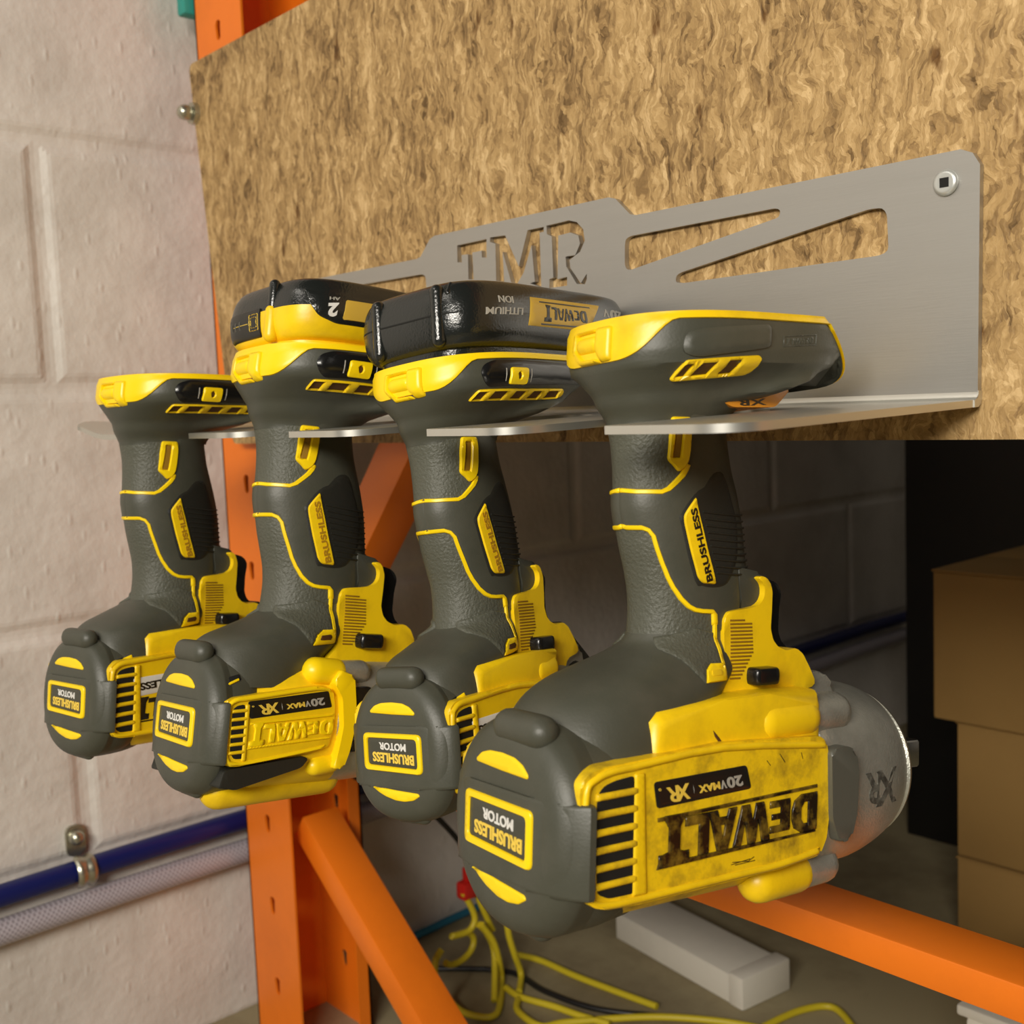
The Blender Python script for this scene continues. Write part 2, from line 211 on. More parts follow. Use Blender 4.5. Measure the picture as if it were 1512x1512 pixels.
def prism(poly, lo, hi, axis=0, bevel=0., seg=2, back=True):
    bm = bmesh.new(); a = [0, 1, 2]; a.remove(axis)
    def mk(p, h):
        c = [0, 0, 0]; c[a[0]] = p[0]; c[a[1]] = p[1]; c[axis] = h; return c
    lov = [bm.verts.new(mk(p, lo)) for p in poly]; hiv = [bm.verts.new(mk(p, hi)) for p in poly]
    n = len(poly); top = bm.faces.new(hiv); bot = bm.faces.new(lov[::-1])
    for i in range(n): bm.faces.new((lov[i], lov[(i+1) % n], hiv[(i+1) % n], hiv[i]))
    if bevel:
        ed = list(top.edges)+(list(bot.edges) if back else [])
        bmesh.ops.bevel(bm, geom=ed, offset=bevel, segments=seg, profile=.5, affect='EDGES', clamp_overlap=True)
    bmesh.ops.triangulate(bm, faces=[f for f in bm.faces if len(f.verts) > 4])
    bm.verts.index_update(); V = [tuple(v.co) for v in bm.verts]; F = [tuple(v.index for v in f.verts) for f in bm.faces]; bm.free(); return V, F
def box(x0, x1, y0, y1, z0, z1, bevel=0., seg=2):
    bm = bmesh.new(); bmesh.ops.create_cube(bm, size=1)
    for v in bm.verts: v.co = Vector(((x0+x1)/2+v.co.x*(x1-x0), (y0+y1)/2+v.co.y*(y1-y0), (z0+z1)/2+v.co.z*(z1-z0)))
    if bevel: bmesh.ops.bevel(bm, geom=list(bm.edges), offset=bevel, segments=seg, profile=.5, affect='EDGES', clamp_overlap=True)
    bm.verts.index_update(); V = [tuple(v.co) for v in bm.verts]; F = [tuple(v.index for v in f.verts) for f in bm.faces]; bm.free(); return V, F
def tube(pts, r, n=12, caps=True):
    P = [Vector(p) for p in pts]; V = []; F = []; up = Vector((0, 0, 1)); prev = None
    for i, p in enumerate(P):
        t = (P[min(i+1, len(P)-1)]-P[max(i-1, 0)]).normalized()
        if prev is None:
            a = t.cross(up)
            if a.length < .1: a = t.cross(Vector((1, 0, 0)))
            a.normalize()
        else: a = (prev-t*prev.dot(t)).normalized()
        prev = a; b = t.cross(a); rr = r[i] if isinstance(r, (list, tuple)) else r
        for k in range(n): V.append(tuple(p+(a*math.cos(2*math.pi*k/n)+b*math.sin(2*math.pi*k/n))*rr))
    for i in range(len(P)-1):
        for k in range(n): F.append((i*n+k, i*n+(k+1) % n, (i+1)*n+(k+1) % n, (i+1)*n+k))
    if caps: F.append(tuple(range(n))); F.append(tuple(range((len(P)-1)*n, len(P)*n)))
    return V, F
def spline(pts, sub=6):
    P = [Vector(p) for p in pts]; K = [P[0]]+P+[P[-1]]; out = []
    for i in range(1, len(K)-2):
        a, b, c, d = K[i-1], K[i], K[i+1], K[i+2]
        for s in range(sub):
            t = s/sub; out.append(.5*((2*b)+(c-a)*t+(2*a-5*b+4*c-d)*t*t+(3*b-a-3*c+d)*t**3))
    out.append(P[-1]); return out
def cyl(p0, p1, r, n=20, r1=None): return tube([p0, p1], [r, r if r1 is None else r1], n)
def capsule(p0, p1, r, n=18):
    p0, p1 = Vector(p0), Vector(p1); d = (p1-p0).normalized(); P = []; R = []
    for k in range(6):
        a = math.pi/2*k/5; P.append(p0-d*r*math.cos(a)); R.append(max(.05, r*math.sin(a)))
    for k in range(6):
        a = math.pi/2*k/5; P.append(p1+d*r*math.sin(a)); R.append(max(.05, r*math.cos(a)))
    return tube(P, R, n)
def rnd(poly, r, n=4):                                         # round the corners of a 2D polygon
    out = []; m_ = len(poly)
    for i in range(m_):
        p = Vector(poly[i]); a = Vector(poly[i-1])-p; b = Vector(poly[(i+1) % m_])-p
        k = min(r, a.length*.45, b.length*.45); s = p+a.normalized()*k; e = p+b.normalized()*k
        for j in range(n+1):
            t = j/n; out.append(tuple((1-t)**2*s+2*t*(1-t)*p+t*t*e))
    return out
def cr2(pts, sub=4): return [(p.x, p.y) for p in spline([(a, b, 0) for a, b in pts], sub)]
def band(pts, wd):                                             # polygon around a polyline
    P = [Vector(p) for p in pts]; Lf = []; Rt = []
    for i, p in enumerate(P):
        t = (P[min(i+1, len(P)-1)]-P[max(i-1, 0)]).normalized(); nn = Vector((-t.y, t.x)); Lf.append(tuple(p+nn*wd/2)); Rt.append(tuple(p-nn*wd/2))
    return Lf+Rt[::-1]
def seg_d(p, a, b):
    ab = b-a; t = max(0, min(1, (p-a).dot(ab)/max(ab.length_squared, 1e-9))); return (p-a-ab*t).length
def inside(p, poly):
    c = False; j = len(poly)-1
    for i in range(len(poly)):
        a, b = poly[i], poly[j]
        if (a[1] > p[1]) != (b[1] > p[1]) and p[0] < (b[0]-a[0])*(p[1]-a[1])/(b[1]-a[1])+a[0]: c = not c
        j = i
    return c
def resamp(poly, st):
    out = []
    for i in range(len(poly)):
        a = Vector(poly[i]); b = Vector(poly[(i+1) % len(poly)]); k = max(1, int(round((b-a).length/st)))
        for j in range(k): out.append(tuple(a+(b-a)*j/k))
    return out
def tri2(loops, st, rim):
    """triangulate loops[0] minus the rest; returns 2D verts, tris, distance from edge"""
    loops = [resamp(l, st) for l in loops]; pts = []; edges = []; segs = []
    for l in loops:
        o = len(pts); pts += [Vector(p) for p in l]; n = len(l)
        for i in range(n): edges.append((o+i, o+(i+1) % n)); segs.append((Vector(l[i]), Vector(l[(i+1) % n])))
    nb = len(pts)
    def ok(p): return inside(p, loops[0]) and not any(inside(p, l) for l in loops[1:])
    def dist(p): return min(seg_d(p, a, b) for a, b in segs)
    for l in loops:
        n = len(l)
        for i in range(n):
            a = Vector(l[i-1]); b = Vector(l[(i+1) % n]); t = (b-a)
            if t.length < 1e-6: continue
            nn = Vector((-t.y, t.x)).normalized()
            for sgn in (1, -1):
                q = Vector(l[i])+nn*rim*sgn
                if ok(q) and dist(q) > rim*.8: pts.append(q)
    x0 = min(p.x for p in pts); x1 = max(p.x for p in pts); y0 = min(p.y for p in pts); y1 = max(p.y for p in pts); y = y0; r = 0
    while y < y1:
        x = x0+(st/2 if r % 2 else 0)
        while x < x1:
            q = Vector((x, y))
            if ok(q) and dist(q) > max(rim*1.5, st*.7): pts.append(q)
            x += st
        y += st*.87; r += 1
    v, e, f, ov, oe, of = delaunay_2d_cdt(pts, edges, [], 2 if len(loops) > 1 else 1, 1e-5)
    fs = [t for t in f if ok((v[t[0]]+v[t[1]]+v[t[2]])/3)]
    return [Vector(p) for p in v], [tuple(t) for t in fs], [dist(p) for p in v]
def patch(loops, fn, h=.6, st=1.6, rim=.5, skirt=.6, mirror=True):
    """shell of height h laid over a surface; fn(a, b, off) -> 3D point"""
    v, f, d = tri2(loops, st, rim); V = [fn(p.x, p.y, h*(.45+.55*min(1, dd/rim))) for p, dd in zip(v, d)]; F = list(f)
    cnt = {}
    for t in f:
        for i in range(3):
            e = (t[i], t[(i+1) % 3]); k = tuple(sorted(e)); cnt.setdefault(k, []).append(e)
    m2 = {}
    for k, l in cnt.items():
        if len(l) == 1:
            a, b = l[0]
            for q in (a, b):
                if q not in m2: m2[q] = len(V); V.append(fn(v[q].x, v[q].y, -skirt))
            F.append((b, a, m2[a], m2[b]))
    if mirror is not False:
        mc = 0 if mirror is True else 2*mirror
        o = len(V); V += [(mc-p[0], p[1], p[2]) for p in V]; F += [tuple(i+o for i in g[::-1]) for g in F]
    return [tuple(p) for p in V], F
FONT = None
def glyphs(txt, bold=.02, track=1.0):
    c = bpy.data.curves.new('text', 'FONT'); c.body = txt; c.offset = bold; c.space_character = track; c.resolution_u = 3
    o = bpy.data.objects.new('text', c); COL.objects.link(o); bpy.context.view_layer.update()
    dg = bpy.context.evaluated_depsgraph_get(); me = bpy.data.meshes.new_from_object(o.evaluated_get(dg))
    v = [Vector((p.co.x, p.co.y)) for p in me.vertices]; f = [tuple(p.vertices) for p in me.polygons]
    bpy.data.objects.remove(o); bpy.data.meshes.remove(me); bpy.data.curves.remove(c)
    x0 = min(p.x for p in v); x1 = max(p.x for p in v); y0 = min(p.y for p in v); y1 = max(p.y for p in v)
    return [((p.x-x0)/(x1-x0), (p.y-y0)/(y1-y0)) for p in v], f
def quadmap(q):                                                # q: bottom-left, bottom-right, top-right, top-left (upright sense)
    bl, br, tr, tl = [Vector(p) for p in q]
    return lambda u, v: (bl*(1-u)+br*u)*(1-v)+(tl*(1-u)+tr*u)*v
def text_on(txt, quad, fn, off=.25, bold=.02, track=1.0):
    v, f = glyphs(txt, bold, track); qm = quadmap(quad); V = []
    for a, b in v:
        p = qm(a, b); V.append(tuple(fn(p.x, p.y, off)))
    # thickness
    n = len(V); cnt = {}
    for a, b in v:
        p = qm(a, b); V.append(tuple(fn(p.x, p.y, off-.35)))
    F = list(f)
    for t in f:
        for i in range(len(t)):
            e = (t[i], t[(i+1) % len(t)]); cnt.setdefault(tuple(sorted(e)), []).append(e)
    for k, l in cnt.items():
        if len(l) == 1: a, b = l[0]; F.append((b, a, a+n, b+n))
    return V, F
LOGO = {'D': ([(0, 0), (0, 1), (.60, 1), (.86, .86), (.95, .62), (.95, .38), (.86, .14), (.60, 0)], [(.34, .22), (.34, .78), (.50, .78), (.60, .64), (.60, .36), (.50, .22)]),
        'E': ([(0, .04), (0, .86), (.72, .86), (.72, .68), (.34, .68), (.34, .53), (.66, .53), (.66, .38), (.34, .38), (.34, .22), (.74, .22), (.74, .04)], None),
        'W': ([(0, 1), (.24, 0), (.52, 0), (.62, .45), (.74, 0), (1.02, 0), (1.30, 1), (1.02, 1), (.90, .42), (.78, 1), (.52, 1), (.42, .42), (.30, 1)], None),
        'A': ([(0, 0), (.30, 1), (.66, 1), (.96, 0), (.66, 0), (.61, .18), (.34, .18), (.29, 0)], [(.40, .38), (.56, .38), (.48, .72)]),
        'L': ([(0, 0), (0, 1), (.34, 1), (.34, .24), (.78, .24), (.78, 0)], None),
        'T': ([(0, 1.10), (0, .80), (.14, .80), (.30, .76), (.30, .20), (.16, .0), (.16, -.10), (.80, -.10), (.80, 0), (.66, .20), (.66, .76), (.82, .80), (.96, .80), (.96, 1.10)], None)}
ADV = [('D', 0), ('E', 1.02), ('W', 1.74), ('A', 2.92), ('L', 3.86), ('T', 4.50)]
LW = 5.46
def logo(quad, fn, h=.5, st=1.4, bars=None):
    qm = quadmap(quad); parts = []
    for ch, x in ADV:
        out, hole = LOGO[ch]; lo = [[tuple(qm((a+x)/LW, b)) for a, b in out]]
        if hole: lo.append([tuple(qm((a+x)/LW, b)) for a, b in hole])
        parts.append(patch(lo, fn, h, st, .25, .3, False))
    return merge(*parts)
def tag(o, label=None, cat=None, group=None, kind=None):
    if label: o['label'] = label
    if cat: o['category'] = cat
    if group: o['group'] = group
    if kind: o['kind'] = kind
    return o

# ================================================================== the setting
o = wbuild('floor', *box(-945, 1400, -1700, 2300, -575, -555), 'floor'); tag(o, kind='structure')
def wall_blocks():
    # painted blockwork with real mortar grooves: a height field
    zs = []; z0 = -563; 
    joints_z = [-563+197*k for k in range(0, 10)]
    V = []; F = []; ys = set(); L = 397.; 
    y = -1700.
    grid_y = []
    for k in range(-12, 14):
        for off in (-12, -9, -6.5, -4, 0, 4, 6.5, 9, 12):
            grid_y.append(345+L/2*k+off)
    grid_y = sorted(v for v in grid_y if -1700 < v < 2300); grid_y = [-1700.]+grid_y+[2300.]
    grid_z = [-575.]
    for j in joints_z:
        for off in (-12, -9, -6.5, -4, 0, 4, 6.5, 9, 12):
            if j+off > -570: grid_z.append(j+off)
    grid_z.append(joints_z[-1]+60)
    grid_z.sort()
    def depth(y, z):
        d = 0
        dz = min(abs(z-j) for j in joints_z)
        course = math.floor((z+563)/197.); sh = 0 if course % 2 == 1 else L/2
        dy = abs(((y-345-sh)+L/2) % L-L/2)
        for q in (dz, dy): d = max(d, 1.7*(1+math.cos(math.pi*max(0, q-2)/10)) if q < 12 else 0)
        return d
    for zz in grid_z:
        for yy in grid_y: V.append((-930-depth(yy, zz), yy, zz))
    ny = len(grid_y)
    for i in range(len(grid_z)-1):
        for j in range(ny-1): F.append((i*ny+j, i*ny+j+1, (i+1)*ny+j+1, (i+1)*ny+j))
    V2, F2 = box(-1000, -936, -1700, 2300, -575, 1270)
    return merge((V, F), (V2, F2))
o = wbuild('wall_left', *wall_blocks(), 'wall'); o.data.polygons.foreach_set('use_smooth', [False]*len(o.data.polygons)); tag(o, kind='structure')
o = wbuild('wall_back', *box(-930, 1400, 2300, 2350, -575, 1270), 'wall'); tag(o, kind='structure')

# ------------------------------------------------------------------ pallet rack end frame
def slots_plate(x0, x1, z0, z1, y, holes, th=2.0, wdt=9, ht=17):
    """flat steel flange in the x-z plane with teardrop holes; holes: list of (x,z)"""
    loops = [[(x0, z0), (x1, z0), (x1, z1), (x0, z1)]]
    for hx_, hz_ in holes:
        lp = []
        for k in range(14):
            a = 2*math.pi*k/14; r = wdt/2*(1 if math.sin(a) > 0 else .75)
            lp.append((hx_+r*math.cos(a)-.0, hz_+math.copysign(ht/2-wdt/2, math.sin(a))+r*math.sin(a)))
        loops.append(lp)
    pts = []; edges = []
    for l in loops:
        o_ = len(pts); pts += [Vector(p) for p in l]; edges += [(o_+i, o_+(i+1) % len(l)) for i in range(len(l))]
    v, e, f, *_ = delaunay_2d_cdt(pts, edges, [], 2, 1e-5)
    fs = [t for t in f if not any(inside((v[t[0]]+v[t[1]]+v[t[2]])/3, l) for l in loops[1:])]
    V = [(p.x, y, p.y) for p in v]+[(p.x, y+th, p.y) for p in v]; n = len(v); F = [tuple(t) for t in fs]+[tuple(i+n for i in t[::-1]) for t in fs]
    for l in loops:
        pass
    cnt = {}
    for t in fs:
        for i in range(3):
            e_ = (t[i], t[(i+1) % 3]); cnt.setdefault(tuple(sorted(e_)), []).append(e_)
    for k, l in cnt.items():
        if len(l) == 1: a, b = l[0]; F.append((b, a, a+n, b+n))
    return V, F
root = bpy.data.objects.new('pallet_rack_frame', None); COL.objects.link(root); root['base_mm'] = [-850, 495, -555]; root.location = W3(-850, 495, -555)
tag(root, 'orange steel pallet rack end frame with punched posts and bracing behind the boards', 'rack')
def post(x0, sgn=1):
    hz = [-58-73.6*k for k in range(-8, 7)]
    xa, xb = (x0, x0+75) if sgn > 0 else (x0-75, x0)
    hxp = x0+38*sgn
    V, F = merge(slots_plate(xa, xb, -555, 640, 469, [(hxp, z) for z in hz]),
                 slots_plate(xa, xb, -555, 640, 539, [(hxp, z) for z in hz]))
    # web with square holes (in the y-z plane)
    w_, f_ = slots_plate(469, 541, -555, 640, 0, [(500, z+30) for z in hz], 2, 15, 17)
    w_ = [((x0 if sgn > 0 else x0-2)+q[1], q[0], q[2]) for q in w_]
    lipx = (x0+73, x0+75) if sgn > 0 else (x0-75, x0-73)
    return merge((V, F), (w_, f_), box(lipx[0], lipx[1], 528, 541, -555, 640))
def brace(p0, p1, wy=(486, 520), th=17):
    (xa, za), (xb, zb) = p0, p1; d = Vector((xb-xa, zb-za)).normalized(); nn = Vector((-d.y, d.x))*th/2
    P = [(xa+nn.x, za+nn.y), (xb+nn.x, zb+nn.y), (xb-nn.x, zb-nn.y), (xa-nn.x, za-nn.y)]
    return prism(P, wy[0], wy[1], 1, 1.5, 2)
wbuild('post', *post(-888), 'orange', root); wbuild('post', *post(150, -1), 'orange', root)
wbuild('horizontal_brace', *box(-818, 78, 480, 516, -283, -265, 1.5), 'orange', root)
wbuild('diagonal_brace', *brace((-825, -352), (-560, -560), (484, 520), 24), 'orange', root)
wbuild('diagonal_brace', *brace((-820, -215), (-420, 252), (484, 520), 34), 'orange', root)
wbuild('horizontal_brace', *box(-818, 78, 480, 516, 560, 578, 1.5), 'orange', root)
# ------------------------------------------------------------------ OSB
bp_ = [(-842, -22.5), (600, -21), (600, 289), (-868, 287), (-878, 279), (-864, 150), (-858, 120)]
o = wbuild('strand_board', *prism(rnd([(-843, -23), (600, -21), (600, 289), (-877, 287), (-866, 180)], 5), 455, 467, 1, .8), 'osb')
tag(o, 'large upright tan strand board panel fixed to the orange rack', 'board')
V, F = merge(cyl((-871, 455.5, 247), (-871, 451, 247), 9, 24, 8.5), cyl((-871, 451, 247), (-871, 443, 247), 4.2, 20, 4), capsule((-871, 447, 247), (-871, 445.5, 247), 6.2, 20))
o = wbuild('washer_head_bolt', V, F, 'zinc'); tag(o, 'shiny bolt with washer at the upper left edge of the strand board', 'bolt')
# faint mill stamp
def plane_fn(y): return lambda a, b, off: (a, y-off, b)
sv = []
random.seed(3)
for (cx, cz, n) in ((-823, 127, 3), (-822, 118, 4)):
    for i in range(n):
        x = cx+i*5.5-5; sv.append(box(x, x+1.4, 454.7, 455.2, cz-2.8, cz+2.6)); sv.append(box(x, x+3.4, 454.7, 455.2, cz-2.8+random.random()*3, cz-1.6+random.random()*3))
# ------------------------------------------------------------------ sheet metal tool rack
def board_plate():
    c = -488.
    half = [(-214, -4), (-213, 88), (-216, 93), (-221, 95.3), (-395, 95), (-399, 96), (-409, 105.5), (-414, 107)]
    out = half+[(2*c-x, z) for x, z in half[::-1]]
    A_ = rnd(DATA['rk_A'], 2, 2); B_ = rnd(DATA['rk_B'], 2, 2)
    loops = [out, A_, B_, [(2*c-x, z) for x, z in A_], [(2*c-x, z) for x, z in B_], DATA['rk_T'], DATA['rk_M'], DATA['rk_R']]
    return loops
def flat_shell(loops, lo, hi, axis=1):
    pts = []; edges = []
    for l in loops:
        o_ = len(pts); pts += [Vector(p) for p in l]; edges += [(o_+i, o_+(i+1) % len(l)) for i in range(len(l))]
    v, e, f, *_ = delaunay_2d_cdt(pts, edges, [], 2, 1e-5)
    fs = []
    for t in f:
        c_ = (v[t[0]]+v[t[1]]+v[t[2]])/3
        if inside(c_, loops[0]) and not any(inside(c_, l) for l in loops[1:]): fs.append(tuple(t))
    n = len(v)
    def mk(p, h): return (p.x, h, p.y) if axis == 1 else (p.x, p.y, h)
    V = [mk(p, lo) for p in v]+[mk(p, hi) for p in v]; F = fs+[tuple(i+n for i in t[::-1]) for t in fs]; cnt = {}
    for t in fs:
        for i in range(3):
            e_ = (t[i], t[(i+1) % 3]); cnt.setdefault(tuple(sorted(e_)), []).append(e_)
    for l in cnt.values():
        if len(l) == 1: a, b = l[0]; F.append((b, a, a+n, b+n))
    return V, F
rk = bpy.data.objects.new('tool_rack', None); COL.objects.link(rk); rk['base_mm'] = [-488, 455, -6]; rk.location = W3(-488, 455, -6)
tag(rk, 'brushed sheet metal wall rack with cut-out letters TMR and forked shelf', 'rack')
wbuild('back_plate', *flat_shell(board_plate(), 451.6, 454.7), 'rack', rk, 30)
def shelf():
    yt = 290.; ye = 410.
    sl = [(-321, -274), (-430, -375), (-536, -484), (-642, -590)]
    P = [(-214, 452)]
    P += [(-214, yt+14), (-218, yt+5), (-226, yt)]
    for a, b in sl:                                        # from right to left: slot between x=a (left) and x=b (right)
        P += [(b+3, yt), (b, yt+4)]
        w_ = (b-a)/2; cx = (a+b)/2
        for k in range(0, 13):
            t = math.pi*k/12; P.append((cx+w_*math.cos(t), ye-w_+w_*math.sin(t)+0))
        P += [(a, yt+14), (a-4, yt+4), (a-13, yt)]
    P += [(-735, yt-4), (-752, yt+8), (-762, yt+30), (-762, 452)]
    # subdivide edges along the outline to allow the droop and the curled corner
    lp = resamp(P, 8)
    V, F = flat_shell([lp], -3, 0, 2)
    def g(p):
        x, y, z = p; t = (452-y)/162.
        z = z-5.6-3.2*t
        cu = max(0, min(1, (-695-x)/60.))*max(0, min(1, (400-y)/110.)); z += 9*cu*cu*(3-2*cu)
        return (x, y, z)
    return [g(v) for v in V], F
V, F = shelf(); wbuild('forked_shelf', V, F, 'rack_lit', rk, 50)
# bend fillet between plate and shelf
bt = []
for k in range(7):
    a = math.pi/2*k/6; bt.append((451.8-4*(1-math.sin(a)) if 0 else 451.8-4+4*math.cos(math.pi/2-a), -1.2-0))
fil = [(448.2, -5.7), (449.6, -5.3), (450.8, -4.6), (451.4, -3.4), (451.7, -2), (454.6, -2), (454.6, -5), (453.6, -7.4), (451.5, -8.6), (448.2, -8.7)]
wbuild('bend', *prism(fil, -762, -213.6, 0, 0), 'rack_lit', rk, 30)
def screw(x, z):
    r = bpy.data.objects.new('wood_screw', None); COL.objects.link(r); r['base_mm'] = [x, 451.6, z]; r.location = W3(x, 451.6, z)
    def P_(u, v, d): return (x+u, 451.6-d, z+v)
    rings = []
    for d, rad in ((0, 5.0), (.6, 5.4), (1.3, 5.2), (1.9, 4.4), (2.1, 3.6), (2.0, 2.6)): rings.append([P_(rad*math.cos(2*math.pi*k/28), rad*math.sin(2*math.pi*k/28), d) for k in range(28)])
    V, F = loft(rings); wbuild('head', V, F, 'zinc_light', r, 50)
    wbuild('drive_recess', *box(x-1.9, x+1.9, 449.35, 449.8, z-1.9, z+1.9), 'void', r)
    return r
M['zinc_light'] = mat('bright_zinc', (.62, .64, .62), .35, metal=.6)
r = screw(-227, 83); tag(r, 'round screw head in the top right corner of the metal tool rack', 'screw')

# ------------------------------------------------------------------ background things
def hose(name, y0, y1, z, r, m_, label, cat):
    pts = [(-930+r+5, y0+k*(y1-y0)/24, z+1.5*math.sin(k*.9)) for k in range(25)]
    o = wbuild(name, *tube(pts, r, 20), m_); return tag(o, label, cat)
hose('air_hose', -300, 1700, -369.5, 9.0, 'hose_blue', 'blue rubber air hose clipped along the block wall', 'hose')
hose('braided_hose', -300, 1700, -398, 10.5, 'braid', 'clear braided hose running just below the blue hose', 'hose')
# two-hole pipe clamp
def clamp(y):
    r = bpy.data.objects.new('pipe_clamp', None); COL.objects.link(r); r['base_mm'] = [-930, y, -369]; r.location = W3(-930, y, -369)
    pr = []
    for i in range(25):
        a = math.pi*i/24-math.pi/2; pr.append((-916+12*math.cos(a) if 1 else 0, -369.5+12*math.sin(a)))
    V = []; N_ = len(pr); ys = [(-8, 0), (-6, 1.6), (-3.4, 1.9), (-1.2, .2), (1.2, .2), (3.4, 1.9), (6, 1.6), (8, 0)]; F = []
    for dy, bul in ys:
        for (px_, pz_) in pr:
            d = Vector((px_+916, pz_+369.5)).normalized(); V.append((px_+d.x*bul, y+dy, pz_+d.y*bul))
    for i in range(len(ys)-1):
        for k in range(N_-1): F.append((i*N_+k, i*N_+k+1, (i+1)*N_+k+1, (i+1)*N_+k))
    wbuild('strap', V, F, 'zinc', r, 60)
    wbuild('ear', *prism(rnd([(y-8, -360), (y+8, -360), (y+8, -334), (y-8, -334)], 6), -929.8, -926.5, 0, .5), 'zinc', r)
    wbuild('screw_head', *capsule((-927, y, -344), (-925, y, -344), 6.5, 20), 'zinc', r, 60)
    return r
tag(clamp(333), 'shiny metal pipe clamp holding the blue hose to the block wall', 'clamp', None)
# cabinet, cartons
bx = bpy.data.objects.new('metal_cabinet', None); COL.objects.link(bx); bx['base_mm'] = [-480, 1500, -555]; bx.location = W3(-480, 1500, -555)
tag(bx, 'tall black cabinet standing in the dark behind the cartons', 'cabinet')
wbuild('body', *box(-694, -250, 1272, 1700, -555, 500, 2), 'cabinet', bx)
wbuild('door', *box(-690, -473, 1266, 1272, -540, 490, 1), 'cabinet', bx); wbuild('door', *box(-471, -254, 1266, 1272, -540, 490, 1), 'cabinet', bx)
def carton(x0, x1, y0, y1, z0, z1, label):
    r = bpy.data.objects.new('cardboard_carton', None); COL.objects.link(r); r['base_mm'] = [(x0+x1)/2, (y0+y1)/2, z0]; r.location = W3((x0+x1)/2, (y0+y1)/2, z0)
    tag(r, label, 'carton', 'cardboard cartons stacked before the cabinet')
    wbuild('body', *box(x0, x1, y0, y1, z0, z1-2, 2), 'cardboard', r)
    wbuild('flap', *box(x0-1, x1+1, y0-1, (y0+y1)/2-1, z1-2, z1, .6), 'cardboard', r); wbuild('flap', *box(x0-1, x1+1, (y0+y1)/2+1, y1+1, z1-2, z1, .6), 'cardboard', r)
    return r
carton(-514, -250, 1040, 1240, -555, -463, 'brown cardboard carton at the bottom of the stack')
carton(-514, -250, 1040, 1240, -461, -326, 'brown cardboard carton in the middle of the stack')
carton(-533, -240, 1030, 1250, -324, -176, 'brown cardboard carton on top of the stack')
o = wbuild('plastic_sheet', *merge(prism([(-455, -555), (-200, -555), (-200, -390), (-330, -440)], 940, 946, 1, 1)), 'sheet')
tag(o, 'pale green sheet leaning by the cartons', 'sheet')
# white bin, bottom right
sb = bpy.data.objects.new('storage_bin', None); COL.objects.link(sb); sb['base_mm'] = [-330, 760, -555]; sb.location = W3(-330, 760, -555)
tag(sb, 'pale grey bin corner under the orange brace, bottom right', 'bin')
wbuild('bin_body', *box(-362, -200, 742, 880, -555, -446, 5), 'whitebox', sb); wbuild('rim', *box(-366, -196, 738, 884, -446, -438, 2), 'whitebox', sb)
# long pale block on the floor
lb = bpy.data.objects.new('light_housing', None); COL.objects.link(lb); lb['base_mm'] = [-690, 830, -555]; lb.location = W3(-690, 830, -555)
tag(lb, 'long off-white plastic block lying on the floor', 'block')
ang = math.atan2(794-819, -596+772); ca, sa = math.cos(ang), math.sin(ang)
def rotp(V): return [(-772+(x*ca-y*sa), 819+(x*sa+y*ca), -555+z) for x, y, z in V]
V, F = box(0, 178, 0, 60, .2, 28, 1.5); wbuild('shell', rotp(V), F, 'whitebox', lb)
V, F = box(163, 181, -1.5, 61.5, .2, 31, 2); wbuild('end_cap', rotp(V), F, 'whitebox', lb)
# cords
def cord(name, pts, r, m_, label, group=None):
    o = wbuild(name, *tube(spline(pts, 7), r, 10), m_, angle=80); tag(o, label, 'cord', group); return o
def onx(key, x, dx=0): return [(x+dx*math.sin(i*.8), a, b) for i, (a, b) in enumerate(DATA[key])]
def lowf(P): return [((x*551.5/-z, y*551.5/-z, -551.5) if z < -551.5 else (x, y, z)) for x, y, z in P]
cord('extension_cord', lowf(onx('cordA', -800, 2)), 3.1, 'cord_y', 'yellow cord loop hanging just under the red connector')
cord('extension_cord', lowf(onx('cordB', -803, 1)), 3.1, 'cord_y', 'yellow cord hanging from the red connector, right of the loop')
cord('extension_cord', lowf(onx('cordC', -790, 2)), 3.2, 'cord_y', 'large looped yellow cord lying against the rack foot')
cord('extension_cord', lowf(onx('cordD', -794, 1)), 3.2, 'cord_y', 'straight yellow cord strand hanging inside the large loop')
cord('extension_cord', lowf(onx('cordE', -780, 1)), 3.2, 'cord_y', 'yellow cord strand falling right of the bundle')
def onf(key, z): return [(a, b, z) for a, b in DATA[key]]
cord('extension_cord', onf('cordF', -551.8)+onf('cordF2', -551.8)[1:], 3.2, 'cord_y', 'yellow cord crossing the floor behind the white block')
cord('extension_cord', onf('cordG', -551.8), 3.2, 'cord_y', 'yellow cord crossing the floor in front of the other cords')
cord('extension_cord', onf('cordH', -551.8)[:4]+onf('cordH2', -551.8)[1:], 3.2, 'cord_y', 'yellow cord curving along the bottom edge of the picture')
cord('extension_cord', onf('cordI', -551.8), 3.2, 'cord_y', 'yellow cord arch near the end of the white block')
cord('power_cord', [(-803, 652, -440), (-802, 640, -405), (-800, 580, -340), (-798, 523, -310), (-797, 522, -268), (-797, 498, -258), (-797, 473, -268), (-797, 473, -300)], 2.6, 'cord_k', 'black cord holding the red connector up from the rack brace')
cord('power_cord', [(-860, 640, -551.5), (-800, 690, -551.5), (-745, 690, -551.5), (-690, 700, -551.5), (-640, 730, -551.5)], 2.6, 'cord_k', 'black cord lying among the yellow floor cords')
cord('network_cord', [(-922, 610, -551), (-921, 690, -549), (-920, 760, -547), (-921, 1100, -547)], 4.2, 'cord_b', 'blue cord running along the foot of the wall')
cn = wbuild('cord_connector', *merge(box(-810, -796, 640, 657, -464, -447, 3), box(-807, -799, 646, 658, -448, -434, 2)), 'red'); tag(cn, 'red plastic connector at the top of the cord bundle', 'connector')
